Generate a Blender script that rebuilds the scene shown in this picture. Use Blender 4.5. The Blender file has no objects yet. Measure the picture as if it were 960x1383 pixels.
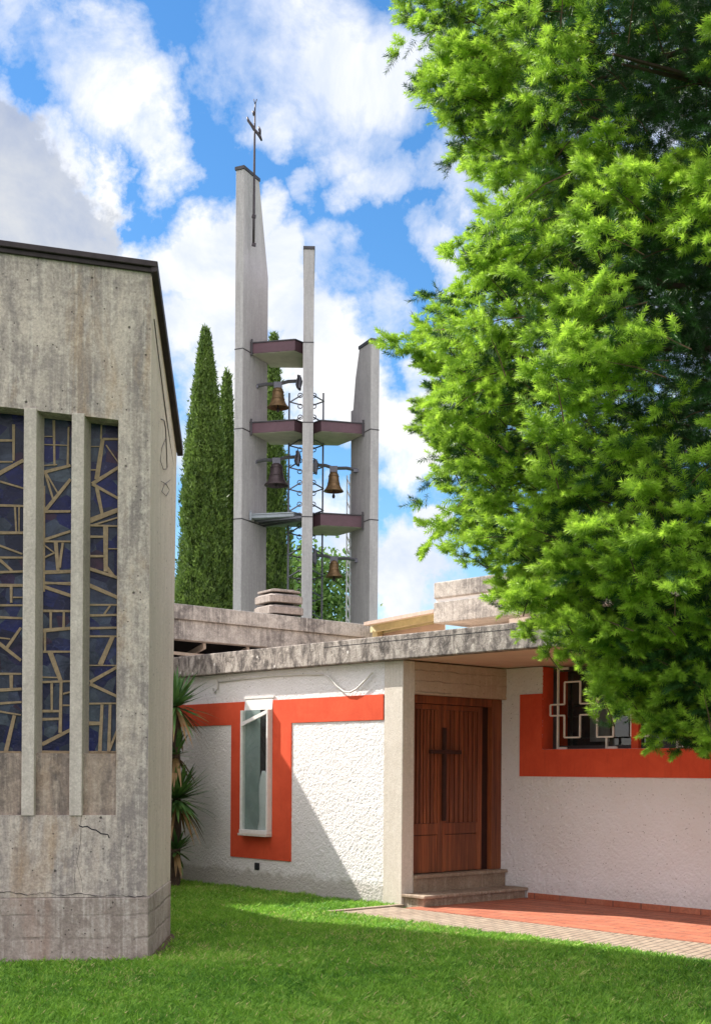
import bpy, math, random
import numpy as np
from mathutils import Vector, Matrix
random.seed(7); rng = np.random.default_rng(7)
S = bpy.context.scene
COL = S.collection

# ---------------------------------------------------------------- camera model (level camera, shifted lens, slight roll)
FPX, CX, CY, EYE, ROLL = 1756.0, 480.0, 1040.0, 1.65, 0.007
cr, sr = math.cos(ROLL), math.sin(ROLL)
def ray(px, py):
    dx, dy = px - CX, py - CY
    return np.array([(cr*dx + sr*dy)/FPX, 1.0, -(-sr*dx + cr*dy)/FPX])
CAM = np.array([0, 0, EYE])
def at(px, py, Y): return CAM + ray(px, py)*Y
def ground(px, py):
    d = ray(px, py); return CAM + d*(-EYE/d[2])
def hit(px, py, p0, n):
    d = ray(px, py); return CAM + d*(np.dot(np.asarray(p0)-CAM, n)/np.dot(d, n))

# annex frame: u along the street wall, v into the building
_v = ray(-1141, 1033)[:2]; _v = -_v/np.linalg.norm(_v)
U3 = np.array([_v[0], _v[1], 0.0]); N3 = np.array([-_v[1], _v[0], 0.0])
O3 = ground(520, 1222)
def A(u, v, z): return O3 + U3*u + N3*v + np.array([0, 0, z])
def onV(px, py, v):
    p = hit(px, py, O3 + v*N3, N3) - O3; return float(p @ U3), float(p[2])

# sun: travel direction per metre of fall
SUN_A, SUN_P = 0.95, 0.41
LH = U3*SUN_A + N3*SUN_P
L3 = LH + np.array([0, 0, -1.0])

# ---------------------------------------------------------------- materials
def mat(name):
    m = bpy.data.materials.new(name); m.use_nodes = True
    nt = m.node_tree; b = nt.nodes['Principled BSDF']
    return m, nt, b
def nd(nt, typ, **kw):
    n = nt.nodes.new(typ)
    for k, v in kw.items():
        if k in n.inputs.keys() if isinstance(k, str) else False: n.inputs[k].default_value = v
        else: setattr(n, k, v)
    return n
def lk(nt, a, b): nt.links.new(a, b)
def coords(nt, scale=(1, 1, 1), kind='Object'):
    tc = nd(nt, 'ShaderNodeTexCoord'); mp = nd(nt, 'ShaderNodeMapping')
    mp.inputs['Scale'].default_value = scale
    lk(nt, tc.outputs[kind], mp.inputs['Vector']); return mp.outputs['Vector']
def noise(nt, vec, scale, detail=6, rough=0.6, dist=0.0):
    n = nd(nt, 'ShaderNodeTexNoise'); n.inputs['Scale'].default_value = scale
    n.inputs['Detail'].default_value = detail; n.inputs['Roughness'].default_value = rough
    n.inputs['Distortion'].default_value = dist
    lk(nt, vec, n.inputs['Vector']); return n.outputs['Fac']
def ramp(nt, fac, stops):
    r = nd(nt, 'ShaderNodeValToRGB'); e = r.color_ramp.elements
    while len(e) < len(stops): e.new(0.5)
    for q, (p, c) in zip(e, stops):
        q.position = p; q.color = (c[0], c[1], c[2], 1) if not isinstance(c, (int, float)) else (c, c, c, 1)
    lk(nt, fac, r.inputs['Fac']); return r.outputs['Color']
def mixc(nt, fac, a, b, mode='MIX'):
    m = nd(nt, 'ShaderNodeMix'); m.data_type = 'RGBA'; m.blend_type = mode
    if hasattr(fac, 'is_linked') or not isinstance(fac, (int, float)): lk(nt, fac, m.inputs[0])
    else: m.inputs[0].default_value = fac
    for s, x in ((6, a), (7, b)):
        if isinstance(x, (tuple, list)): m.inputs[s].default_value = (x[0], x[1], x[2], 1)
        else: lk(nt, x, m.inputs[s])
    return m.outputs[2]
def mth(nt, op, a, b=None, clamp=False):
    m = nd(nt, 'ShaderNodeMath'); m.operation = op; m.use_clamp = clamp
    for i, x in enumerate((a, b)):
        if x is None: continue
        if isinstance(x, (int, float)): m.inputs[i].default_value = x
        else: lk(nt, x, m.inputs[i])
    return m.outputs[0]
def bump(nt, b, h, strength=0.5, dist=0.01):
    n = nd(nt, 'ShaderNodeBump'); n.inputs['Strength'].default_value = strength; n.inputs['Distance'].default_value = dist
    lk(nt, h, n.inputs['Height']); lk(nt, n.outputs['Normal'], b.inputs['Normal']); return n

def concrete(name, base, dark, light, streak=0.5, pits=True, boards=None, rust=None, fine=1.0, lo=0.40, hi=0.60, grit=0.62):
    m, nt, b = mat(name)
    v = coords(nt)
    st = noise(nt, coords(nt, (3.2, 3.2, 0.45)), 1.7, 8, 0.68, 0.8)
    s2 = noise(nt, coords(nt, (16, 16, 0.5)), 1.6, 6, 0.6, 0.3)
    pa = noise(nt, v, 1.1, 9, 0.68, 0.7)
    fn = noise(nt, v, 48*fine, 6, 0.75)
    md = noise(nt, v, 13, 7, 0.75, 0.3)
    k = mth(nt, 'ADD', mth(nt, 'MULTIPLY', st, streak), mth(nt, 'MULTIPLY', pa, 1-streak))
    k = mth(nt, 'ADD', mth(nt, 'MULTIPLY', k, 0.80), mth(nt, 'MULTIPLY', md, 0.20))
    c = mixc(nt, ramp(nt, k, [(lo, 0.0), (hi, 1.0)]), dark, base)
    f2 = mth(nt, 'ADD', mth(nt, 'MULTIPLY', md, 0.45), mth(nt, 'MULTIPLY', s2, 0.55))
    c = mixc(nt, ramp(nt, f2, [(0.50, 0.0), (0.64, 0.75)]), c, light)
    if rust:
        rf = ramp(nt, noise(nt, coords(nt, (2.6, 2.6, 0.6)), 1.1, 7, 0.65, 0.9), [(0.53, 0.0), (0.68, 0.55)])
        c = mixc(nt, rf, c, rust)
    c = mixc(nt, ramp(nt, fn, [(0.32, grit), (0.62, 0.0)]), c, mixc(nt, 0.65, c, (0.04, 0.036, 0.034)))
    c = mixc(nt, ramp(nt, fn, [(0.60, 0.0), (0.78, grit*0.7)]), c, mixc(nt, 0.6, c, (0.72, 0.69, 0.64)))
    h = mth(nt, 'ADD', mth(nt, 'MULTIPLY', fn, 0.5), mth(nt, 'MULTIPLY', md, 0.5))
    if pits:
        for sc, thr, dens in ((7.0, 0.10, 0.49), (19.0, 0.15, 0.51)):
            vo = nd(nt, 'ShaderNodeTexVoronoi'); vo.inputs['Scale'].default_value = sc; lk(nt, v, vo.inputs['Vector'])
            pf = ramp(nt, vo.outputs['Distance'], [(thr*0.6, 1.0), (thr, 0.0)])
            pf = mth(nt, 'MULTIPLY', pf, ramp(nt, noise(nt, v, sc*0.37, 2), [(dens, 0.0), (dens+0.06, 1.0)]))
            c = mixc(nt, mth(nt, 'MULTIPLY', pf, 0.85), c, (0.045, 0.04, 0.036))
            h = mth(nt, 'SUBTRACT', h, mth(nt, 'MULTIPLY', pf, 1.2))
    if boards:
        ax, sc = boards
        w = nd(nt, 'ShaderNodeTexWave'); w.bands_direction = ax; w.inputs['Scale'].default_value = sc
        w.inputs['Distortion'].default_value = 1.2; w.inputs['Detail'].default_value = 3; w.inputs['Detail Scale'].default_value = 2.5
        lk(nt, v, w.inputs['Vector'])
        wf = ramp(nt, w.outputs['Fac'], [(0.0, 1.0), (0.06, 0.0)])
        wf = mth(nt, 'MULTIPLY', wf, ramp(nt, pa, [(0.42, 0.0), (0.56, 1.0)]))
        c = mixc(nt, mth(nt, 'MULTIPLY', wf, 0.4), c, (0.10, 0.09, 0.08))
        h = mth(nt, 'SUBTRACT', h, mth(nt, 'MULTIPLY', wf, 0.8))
    lk(nt, c, b.inputs['Base Color']); b.inputs['Roughness'].default_value = 0.92
    b.inputs['Specular IOR Level'].default_value = 0.25
    bump(nt, b, h, 0.6, 0.014)
    return m

def plain(name, col, rough=0.6, var=0.12, scale=14, metal=0.0, bstr=0.15, spec=0.4):
    m, nt, b = mat(name)
    f = noise(nt, coords(nt), scale, 6, 0.65)
    d = tuple(x*(1-var*2) for x in col); l = tuple(min(1, x*(1+var)) for x in col)
    lk(nt, ramp(nt, f, [(0.3, d), (0.7, l)]), b.inputs['Base Color'])
    b.inputs['Roughness'].default_value = rough; b.inputs['Metallic'].default_value = metal
    b.inputs['Specular IOR Level'].default_value = spec
    bump(nt, b, noise(nt, coords(nt), scale*6, 4), bstr, 0.005)
    return m

M = {}
M['church'] = concrete('church_concrete', (0.61, 0.53, 0.45), (0.31, 0.272, 0.25), (0.72, 0.655, 0.57), 0.55, rust=(0.44, 0.29, 0.16), lo=0.45, hi=0.56, grit=0.7)
M['church_side'] = concrete('church_side_concrete', (0.64, 0.565, 0.465), (0.54, 0.475, 0.385), (0.70, 0.63, 0.53), 0.85, grit=0.3)
M['mullion'] = concrete('mullion_concrete', (0.63, 0.565, 0.49), (0.47, 0.42, 0.365), (0.70, 0.645, 0.57), 0.4, pits=False, grit=0.55)
M['apron'] = concrete('stained_shaded_concrete', (0.44, 0.345, 0.27), (0.15, 0.125, 0.11), (0.52, 0.44, 0.36), 0.65, pits=False, rust=(0.36, 0.23, 0.14), lo=0.44, hi=0.58)  # weathering stains, with darks deepened to hold the recess shade
M['plinth'] = concrete('plinth_concrete', (0.52, 0.445, 0.385), (0.29, 0.24, 0.205), (0.62, 0.565, 0.505), 0.15, boards=('Z', 1.6), rust=(0.33, 0.20, 0.145), lo=0.44, hi=0.58)
M['fascia'] = concrete('rear_fascia_concrete', (0.47, 0.44, 0.395), (0.16, 0.148, 0.138), (0.56, 0.53, 0.48), 0.3, pits=False, lo=0.42, hi=0.56)
M['tower'] = concrete('tower_concrete', (0.45, 0.43, 0.43), (0.35, 0.332, 0.335), (0.49, 0.47, 0.465), 0.8, pits=False, fine=0.4, grit=0.2)
M['pillar'] = concrete('pillar_concrete', (0.72, 0.655, 0.575), (0.60, 0.535, 0.46), (0.77, 0.715, 0.645), 0.6, pits=False, grit=0.3)
M['lintel'] = concrete('lintel_concrete', (0.58, 0.46, 0.36), (0.48, 0.37, 0.28), (0.62, 0.51, 0.41), 0.2, pits=True, boards=('Z', 2.4), grit=0.3)
M['soffit'] = plain('soffit_paint', (0.68, 0.52, 0.41), 0.9, 0.05, 3)
M['vent'] = concrete('vent_concrete', (0.42, 0.36, 0.32), (0.22, 0.185, 0.165), (0.50, 0.44, 0.395), 0.3, pits=False)

def slab_edge():
    m, nt, b = mat('lichen_concrete')
    v = coords(nt)
    st = noise(nt, coords(nt, (5, 5, 2.2)), 1.7, 9, 0.75, 0.6)
    pa = noise(nt, v, 7, 9, 0.78, 0.6)
    fn = noise(nt, v, 45, 4, 0.7)
    c = ramp(nt, st, [(0.34, (0.06, 0.054, 0.051)), (0.45, (0.18, 0.158, 0.145)), (0.54, (0.35, 0.31, 0.275)), (0.70, (0.54, 0.495, 0.45))])
    c = mixc(nt, ramp(nt, pa, [(0.52, 0.0), (0.64, 0.85)]), c, (0.10, 0.085, 0.075))
    c = mixc(nt, ramp(nt, noise(nt, v, 12, 6, 0.7), [(0.60, 0.0), (0.68, 0.7)]), c, (0.66, 0.60, 0.53))
    vo = nd(nt, 'ShaderNodeTexVoronoi'); vo.inputs['Scale'].default_value = 4.5; lk(nt, v, vo.inputs['Vector'])
    c = mixc(nt, ramp(nt, vo.outputs['Distance'], [(0.07, 0.9), (0.12, 0.0)]), c, (0.72, 0.68, 0.63))
    lk(nt, c, b.inputs['Base Color']); b.inputs['Roughness'].default_value = 0.95
    b.inputs['Specular IOR Level'].default_value = 0.2
    bump(nt, b, mth(nt, 'ADD', fn, pa), 0.8, 0.015)
    return m
M['slab'] = slab_edge()

def render_white(dirty=0.5):
    m, nt, b = mat('rough_white_render')
    v = coords(nt)
    tc = nd(nt, 'ShaderNodeNewGeometry'); sx = nd(nt, 'ShaderNodeSeparateXYZ'); lk(nt, tc.outputs['Position'], sx.inputs[0])
    low = mth(nt, 'ADD', sx.outputs['Z'], mth(nt, 'MULTIPLY', noise(nt, v, 2.5, 6, 0.7), -0.42))
    dirt = ramp(nt, low, [(0.0, dirty), (0.08, 0.0)])
    c = mixc(nt, ramp(nt, noise(nt, v, 1.1, 6, 0.6), [(0.4, 0.0), (0.7, 0.5)]), (0.80, 0.775, 0.775), (0.72, 0.675, 0.645))
    c = mixc(nt, dirt, c, (0.30, 0.26, 0.20))
    vo = nd(nt, 'ShaderNodeTexVoronoi'); vo.inputs['Scale'].default_value = 21; lk(nt, v, vo.inputs['Vector'])
    pf = mth(nt, 'MULTIPLY', ramp(nt, vo.outputs['Distance'], [(0.10, 0.8), (0.20, 0.0)]), ramp(nt, noise(nt, v, 9, 3, 0.6), [(0.46, 0.0), (0.58, 1.0)]))
    c = mixc(nt, pf, c, (0.26, 0.21, 0.18))
    lk(nt, c, b.inputs['Base Color']); b.inputs['Roughness'].default_value = 0.95; b.inputs['Specular IOR Level'].default_value = 0.2
    bump(nt, b, noise(nt, v, 60, 4, 0.6), 0.9, 0.010)
    return m
M['render'] = render_white(); M['porch_render'] = render_white(0.12)
M['smooth_render'] = plain('smooth_white_render', (0.79, 0.775, 0.755), 0.95, 0.04, 5, bstr=0.3, spec=0.2)
def paint():
    m, nt, b = mat('orange_red_paint'); v = coords(nt)
    c = ramp(nt, noise(nt, v, 2.2, 8, 0.7, 0.4), [(0.35, (0.60, 0.074, 0.032)), (0.65, (0.72, 0.102, 0.044))])
    c = mixc(nt, ramp(nt, noise(nt, coords(nt, (9, 9, 0.7)), 1.5, 7, 0.7), [(0.55, 0.0), (0.72, 0.35)]), c, (0.42, 0.06, 0.03))
    c = mixc(nt, ramp(nt, noise(nt, v, 26, 6, 0.75), [(0.66, 0.0), (0.74, 0.4)]), c, (0.66, 0.26, 0.17))
    lk(nt, c, b.inputs['Base Color']); b.inputs['Roughness'].default_value = 0.88; b.inputs['Specular IOR Level'].default_value = 0.2
    bump(nt, b, noise(nt, v, 22, 6, 0.7), 0.5, 0.006); return m
M['orange'] = paint()
M['white_frame'] = plain('white_frame_paint', (0.75, 0.73, 0.70), 0.6, 0.05, 20)
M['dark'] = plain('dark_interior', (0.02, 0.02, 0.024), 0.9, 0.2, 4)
M['roofmetal'] = plain('brown_roof_metal', (0.045, 0.034, 0.036), 0.65, 0.2, 8, metal=0.3)
M['purple'] = plain('plum_painted_metal', (0.115, 0.058, 0.072), 0.5, 0.1, 5, metal=0.1)
M['capmetal'] = plain('dark_cap_metal', (0.06, 0.055, 0.06), 0.5, 0.15, 5, metal=0.3)
M['platsoffit'] = plain('platform_soffit', (0.50, 0.46, 0.40), 0.9, 0.1, 3)
M['greymetal'] = plain('grey_canopy_metal', (0.30, 0.33, 0.36), 0.45, 0.1, 5, metal=0.3)
M['steel'] = plain('galvanised_steel', (0.13, 0.13, 0.15), 0.45, 0.1, 12, metal=0.6)
M['darksteel'] = plain('dark_steel', (0.06, 0.05, 0.055), 0.5, 0.15, 12, metal=0.5)
M['bronze'] = plain('weathered_bronze', (0.21, 0.13, 0.06), 0.5, 0.25, 9, metal=0.45)
M['darkbronze'] = plain('dark_bronze', (0.085, 0.062, 0.065), 0.5, 0.2, 9, metal=0.5)
M['lattice_white'] = plain('white_lattice_paint', (0.80, 0.79, 0.77), 0.7, 0.05, 9)
M['cream'] = plain('cream_painted_steel', (0.52, 0.47, 0.27), 0.7, 0.1, 6)
M['came'] = plain('tan_mortar_came', (0.36, 0.275, 0.17), 0.9, 0.15, 30, bstr=0.4)
M['pale_cable'] = plain('pale_cable_sheath', (0.66, 0.64, 0.60), 0.6, 0.05, 20)
M['wire'] = plain('dark_wire', (0.07, 0.06, 0.05), 0.6, 0.1, 20)
M['statue'] = plain('pale_plaster', (0.70, 0.74, 0.72), 0.8, 0.05, 9)
M['blind'] = plain('grey_green_blind', (0.30, 0.365, 0.345), 0.8, 0.1, 4)
M['stone'] = concrete('step_stone', (0.44, 0.33, 0.24), (0.30, 0.215, 0.15), (0.50, 0.41, 0.32), 0.2, pits=False)
M['stone_worn'] = concrete('worn_step_stone', (0.50, 0.40, 0.30), (0.24, 0.17, 0.12), (0.60, 0.52, 0.43), 0.3)
M['soil'] = plain('bare_soil', (0.11, 0.075, 0.045), 1.0, 0.2, 12, bstr=0.8)
M['bark'] = plain('fir_bark', (0.09, 0.06, 0.045), 0.95, 0.25, 9, bstr=0.9)
M['twig'] = plain('brown_twig', (0.12, 0.075, 0.045), 0.95, 0.2, 30)

def wood():
    m, nt, b = mat('stained_door_wood')
    g = noise(nt, coords(nt, (30, 30, 1.0)), 1.5, 8, 0.65, 1.2)
    p = noise(nt, coords(nt, (1, 1, 0.7)), 1.4, 5)
    z = nd(nt, 'ShaderNodeSeparateXYZ'); lk(nt, coords(nt), z.inputs[0])
    c = ramp(nt, g, [(0.3, (0.085, 0.018, 0.006)), (0.5, (0.24, 0.060, 0.018)), (0.72, (0.40, 0.125, 0.040))])
    w = ramp(nt, mth(nt, 'ADD', mth(nt, 'MULTIPLY', z.outputs['Z'], -0.35), p), [(-0.1, 0.0), (0.35, 0.55)])  # paler toward the bottom: light on the lower door put into the colour
    c = mixc(nt, w, c, mixc(nt, 0.5, c, (0.36, 0.13, 0.045)))
    c = mixc(nt, ramp(nt, noise(nt, coords(nt, (9, 9, 0.25)), 1.4, 4), [(0.42, 0.75), (0.58, 0.0)]), c, mixc(nt, 0.6, c, (0.03, 0.008, 0.004)))
    lk(nt, c, b.inputs['Base Color']); b.inputs['Roughness'].default_value = 0.55
    bump(nt, b, g, 0.25, 0.004)
    return m
M['wood'] = wood()
M['darkwood'] = plain('dark_door_wood', (0.035, 0.010, 0.007), 0.6, 0.2, 12)

def stained_glass():
    m, nt, b = mat('blue_stained_glass')
    v = coords(nt)
    vo = nd(nt, 'ShaderNodeTexVoronoi'); vo.inputs['Scale'].default_value = 6.5; lk(nt, v, vo.inputs['Vector'])
    sp = nd(nt, 'ShaderNodeSeparateColor'); lk(nt, vo.outputs['Color'], sp.inputs[0])
    c = ramp(nt, sp.outputs[0], [(0.0, (0.004, 0.006, 0.030)), (0.25, (0.006, 0.012, 0.10)), (0.42, (0.060, 0.082, 0.12)), (0.58, (0.006, 0.010, 0.035)), (0.75, (0.085, 0.115, 0.14)), (0.9, (0.010, 0.010, 0.06)), (1.0, (0.05, 0.018, 0.03))])
    ve = noise(nt, v, 16, 6, 0.7, 1.5)
    c = mixc(nt, ramp(nt, ve, [(0.58, 0.0), (0.72, 0.5)]), c, (0.14, 0.16, 0.30))
    c = mixc(nt, ramp(nt, noise(nt, v, 5, 5, 0.7, 0.6), [(0.35, 0.7), (0.6, 0.0)]), c, (0.006, 0.008, 0.02))
    lk(nt, c, b.inputs['Base Color']); b.inputs['Roughness'].default_value = 0.25
    b.inputs['Specular IOR Level'].default_value = 0.2
    bump(nt, b, noise(nt, v, 11, 5, 0.6, 0.8), 0.35, 0.02)
    return m
M['stained'] = stained_glass()

def window_glass(name, tint=(0.8, 0.85, 0.85)):
    m, nt, b = mat(name)
    tr = nd(nt, 'ShaderNodeBsdfTransparent'); tr.inputs[0].default_value = (*tint, 1)
    gl = nd(nt, 'ShaderNodeBsdfGlossy'); gl.inputs['Roughness'].default_value = 0.04
    fr = nd(nt, 'ShaderNodeLayerWeight'); fr.inputs[0].default_value = 0.5
    mx = nd(nt, 'ShaderNodeMixShader'); lk(nt, mth(nt, 'ADD', mth(nt, 'MULTIPLY', mth(nt, 'POWER', fr.outputs['Facing'], 3.0), 0.6), 0.06, True), mx.inputs[0])
    lk(nt, tr.outputs[0], mx.inputs[1]); lk(nt, gl.outputs[0], mx.inputs[2])
    lk(nt, mx.outputs[0], nt.nodes['Material Output'].inputs['Surface'])
    return m
M['glass'] = window_glass('clear_window_glass')

def leaf(name, c0, c1, trans=0.35, rough=0.5, straw=None, scale=1.5):
    m, nt, b = mat(name)
    a = nd(nt, 'ShaderNodeAttribute'); a.attribute_name = 'tone'
    n = noise(nt, coords(nt), scale, 4, 0.6)
    f = mth(nt, 'ADD', mth(nt, 'MULTIPLY', a.outputs['Fac'], 0.6), mth(nt, 'MULTIPLY', n, 0.5), True)
    c = ramp(nt, f, [(0.1, c0), (0.85, c1)] if straw is None else [(0.1, c0), (0.80, c1), (0.97, straw)])
    lk(nt, c, b.inputs['Base Color']); b.inputs['Roughness'].default_value = rough
    b.inputs['Specular IOR Level'].default_value = 0.3
    t = nd(nt, 'ShaderNodeBsdfTranslucent'); lk(nt, c, t.inputs[0])
    mx = nd(nt, 'ShaderNodeMixShader'); mx.inputs[0].default_value = trans
    lk(nt, b.outputs[0], mx.inputs[1]); lk(nt, t.outputs[0], mx.inputs[2])
    lk(nt, mx.outputs[0], nt.nodes['Material Output'].inputs['Surface'])
    return m
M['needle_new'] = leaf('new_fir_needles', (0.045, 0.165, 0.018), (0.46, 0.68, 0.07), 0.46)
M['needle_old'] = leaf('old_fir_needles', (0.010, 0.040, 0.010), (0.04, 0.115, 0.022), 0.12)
M['cypress'] = leaf('cypress_foliage', (0.018, 0.052, 0.012), (0.20, 0.30, 0.06), 0.25, scale=1.4)
M['broad'] = leaf('broad_leaves', (0.06, 0.15, 0.03), (0.20, 0.32, 0.08), 0.35, scale=0.8)
M['yucca'] = leaf('yucca_leaves', (0.03, 0.10, 0.03), (0.12, 0.24, 0.06), 0.2)
M['deadleaf'] = leaf('dead_yucca_leaves', (0.16, 0.10, 0.04), (0.34, 0.22, 0.10), 0.2)
M['grass'] = leaf('lawn_grass_blades', (0.040, 0.18, 0.020), (0.30, 0.56, 0.06), 0.4, straw=(0.62, 0.56, 0.24), scale=0.55)
M['brown'] = plain('dry_brown_needles', (0.20, 0.07, 0.03), 0.9, 0.1, 20)

def lawn_ground():
    m, nt, b = mat('lawn_soil')
    v = coords(nt)
    c = ramp(nt, noise(nt, v, 1.1, 8, 0.7), [(0.35, (0.035, 0.10, 0.018)), (0.65, (0.07, 0.15, 0.03))])
    c = mixc(nt, ramp(nt, noise(nt, v, 40, 4, 0.7), [(0.4, 0.0), (0.7, 0.7)]), c, (0.03, 0.05, 0.015))
    lk(nt, c, b.inputs['Base Color']); b.inputs['Roughness'].default_value = 1.0
    bump(nt, b, noise(nt, v, 70, 4), 0.8, 0.03)
    return m
M['ground'] = lawn_ground()

def tiles(name, c1, c2, mortar, bw, rh, ms, offset, bumpd=0.006, rough=0.8, rotv=None, noise_c=None):
    m, nt, b = mat(name)
    tc = nd(nt, 'ShaderNodeTexCoord'); mp = nd(nt, 'ShaderNodeMapping')
    mp.inputs['Rotation'].default_value = (0, 0, rotv)
    lk(nt, tc.outputs['Object'], mp.inputs['Vector']); v = mp.outputs['Vector']
    br = nd(nt, 'ShaderNodeTexBrick'); br.offset = offset
    br.inputs['Color1'].default_value = (*c1, 1); br.inputs['Color2'].default_value = (*c2, 1); br.inputs['Mortar'].default_value = (*mortar, 1)
    br.inputs['Scale'].default_value = 1.0; br.inputs['Mortar Size'].default_value = ms; br.inputs['Mortar Smooth'].default_value = 0.1
    br.inputs['Brick Width'].default_value = bw; br.inputs['Row Height'].default_value = rh; br.inputs['Bias'].default_value = 0.0
    nz = nd(nt, 'ShaderNodeTexNoise'); nz.inputs['Scale'].default_value = 7
    lk(nt, v, nz.inputs['Vector'])
    add = nd(nt, 'ShaderNodeMix'); add.data_type = 'VECTOR'; add.inputs[0].default_value = 0.012
    lk(nt, v, add.inputs[4]); lk(nt, nz.outputs['Color'], add.inputs[5])
    lk(nt, add.outputs[1], br.inputs['Vector'])
    c = mixc(nt, ramp(nt, noise(nt, v, 3, 7, 0.7), [(0.4, 0.0), (0.7, 0.5)]), br.outputs['Color'], noise_c)
    c = mixc(nt, ramp(nt, noise(nt, v, 30, 5, 0.7), [(0.35, 0.4), (0.6, 0.0)]), c, mortar)
    lk(nt, c, b.inputs['Base Color']); b.inputs['Roughness'].default_value = rough
    h = mth(nt, 'SUBTRACT', mth(nt, 'MULTIPLY', noise(nt, v, 50, 4), 0.3), br.outputs['Fac'])
    bump(nt, b, h, 0.7, bumpd)
    return m
ROTV = -math.atan2(U3[1], U3[0])
M['terracotta'] = tiles('terracotta_tiles', (0.53, 0.155, 0.075), (0.40, 0.11, 0.055), (0.13, 0.05, 0.035), 0.40, 0.20, 0.009, 0.5, rotv=ROTV, noise_c=(0.56, 0.24, 0.15))
M['brickpath'] = tiles('path_bricks', (0.42, 0.32, 0.235), (0.34, 0.25, 0.185), (0.10, 0.08, 0.06), 0.26, 0.085, 0.010, 0.5, rotv=ROTV + math.radians(78), noise_c=(0.48, 0.40, 0.31))

# ---------------------------------------------------------------- mesh helpers
class MB:
    def __init__(s): s.V = []; s.F = []; s.I = []
    def face(s, pts, mi=0):
        b = len(s.V); s.V += [tuple(map(float, p)) for p in pts]; s.F.append(tuple(range(b, b+len(pts)))); s.I.append(mi)
    def prism(s, poly, ext, mi=0, mi_side=None):
        """closed prism from a 3-D polygon swept along ext"""
        poly = [np.asarray(p, float) for p in poly]; ext = np.asarray(ext, float); n = len(poly)
        nrm = sum((np.cross(poly[i]-poly[0], poly[(i+1) % n]-poly[0]) for i in range(1, n-1)), np.zeros(3))
        if nrm @ ext > 0: poly = poly[::-1]
        b = len(s.V); s.V += [tuple(p) for p in poly] + [tuple(p+ext) for p in poly]
        s.F.append(tuple(range(b, b+n))); s.I.append(mi)
        s.F.append(tuple(range(b+2*n-1, b+n-1, -1))); s.I.append(mi)
        for i in range(n):
            j = (i+1) % n
            s.F.append((b+j, b+i, b+n+i, b+n+j)); s.I.append(mi if mi_side is None else mi_side)
    def ubox(s, u0, u1, v0, v1, z0, z1, mi=0):
        s.prism([A(u0, v0, z0), A(u1, v0, z0), A(u1, v1, z0), A(u0, v1, z0)], (0, 0, z1-z0), mi)
    def box(s, p0, p1, mi=0):
        x0, y0, z0 = p0; x1, y1, z1 = p1
        s.prism([(x0, y0, z0), (x1, y0, z0), (x1, y1, z0), (x0, y1, z0)], (0, 0, z1-z0), mi)
    def bar(s, a, b, w, h, up=(0, 0, 1), mi=0):
        a = np.asarray(a, float); b = np.asarray(b, float); d = b-a; d = d/np.linalg.norm(d)
        up = np.asarray(up, float); x = np.cross(d, up); x /= np.linalg.norm(x); y = np.cross(x, d)
        s.prism([a+x*w/2+y*h/2, a-x*w/2+y*h/2, a-x*w/2-y*h/2, a+x*w/2-y*h/2], b-a, mi)
    def tube(s, pts, r, n=8, mi=0, closed=False):
        pts = [np.asarray(p, float) for p in pts]; k = len(pts); rings = []
        rr = r if hasattr(r, '__len__') else [r]*k
        for i, p in enumerate(pts):
            if closed: d = pts[(i+1) % k]-pts[i-1]
            else: d = pts[min(i+1, k-1)]-pts[max(i-1, 0)]
            d = d/(np.linalg.norm(d)+1e-9)
            ref = np.array([0, 0, 1.0]) if abs(d[2]) < 0.9 else np.array([1.0, 0, 0])
            x = np.cross(d, ref); x /= np.linalg.norm(x); y = np.cross(d, x)
            b = len(s.V)
            for j in range(n):
                t = 2*math.pi*j/n; s.V.append(tuple(p+(x*math.cos(t)+y*math.sin(t))*rr[i]))
            rings.append(b)
        for i in range(k if closed else k-1):
            a, b = rings[i], rings[(i+1) % k]
            for j in range(n):
                s.F.append((a+j, b+j, b+(j+1) % n, a+(j+1) % n)); s.I.append(mi)
        if not closed:
            s.F.append(tuple(rings[0]+j for j in range(n))); s.I.append(mi)
            s.F.append(tuple(rings[-1]+j for j in range(n-1, -1, -1))); s.I.append(mi)
    def lathe(s, c, prof, n=24, mi=0):
        c = np.asarray(c, float); b = len(s.V); k = len(prof)
        for r, z in prof:
            for j in range(n):
                t = 2*math.pi*j/n; s.V.append((c[0]+r*math.cos(t), c[1]+r*math.sin(t), c[2]+z))
        for i in range(k-1):
            for j in range(n):
                s.F.append((b+i*n+j, b+i*n+(j+1) % n, b+(i+1)*n+(j+1) % n, b+(i+1)*n+j)); s.I.append(mi)
        s.F.append(tuple(b+j for j in range(n-1, -1, -1))); s.I.append(mi)
        s.F.append(tuple(b+(k-1)*n+j for j in range(n))); s.I.append(mi)

WL = {}
def link(name, me, mats, parent=None, loc=(0, 0, 0)):
    o = bpy.data.objects.new(name, me); COL.objects.link(o)
    for m in (mats if isinstance(mats, (list, tuple)) else [mats]): me.materials.append(m)
    if parent is not None: o.parent = parent; WL[o] = WL[parent]
    else: o.location = tuple(loc); WL[o] = np.asarray(loc, float)
    return o
def obj(name, mb, mats, parent=None, loc=(0, 0, 0), smooth=False, bevel=0.0):
    off = WL[parent] if parent is not None else np.asarray(loc, float)
    me = bpy.data.meshes.new(name)
    me.from_pydata([(x-off[0], y-off[1], z-off[2]) for x, y, z in mb.V], [], mb.F)
    o = link(name, me, mats, parent, loc)
    me.polygons.foreach_set('material_index', mb.I)
    if smooth: me.polygons.foreach_set('use_smooth', [True]*len(mb.F))
    me.update()
    if bevel:
        md = o.modifiers.new('edge', 'BEVEL'); md.width = bevel; md.segments = 2; md.limit_method = 'ANGLE'
    return o
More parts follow.
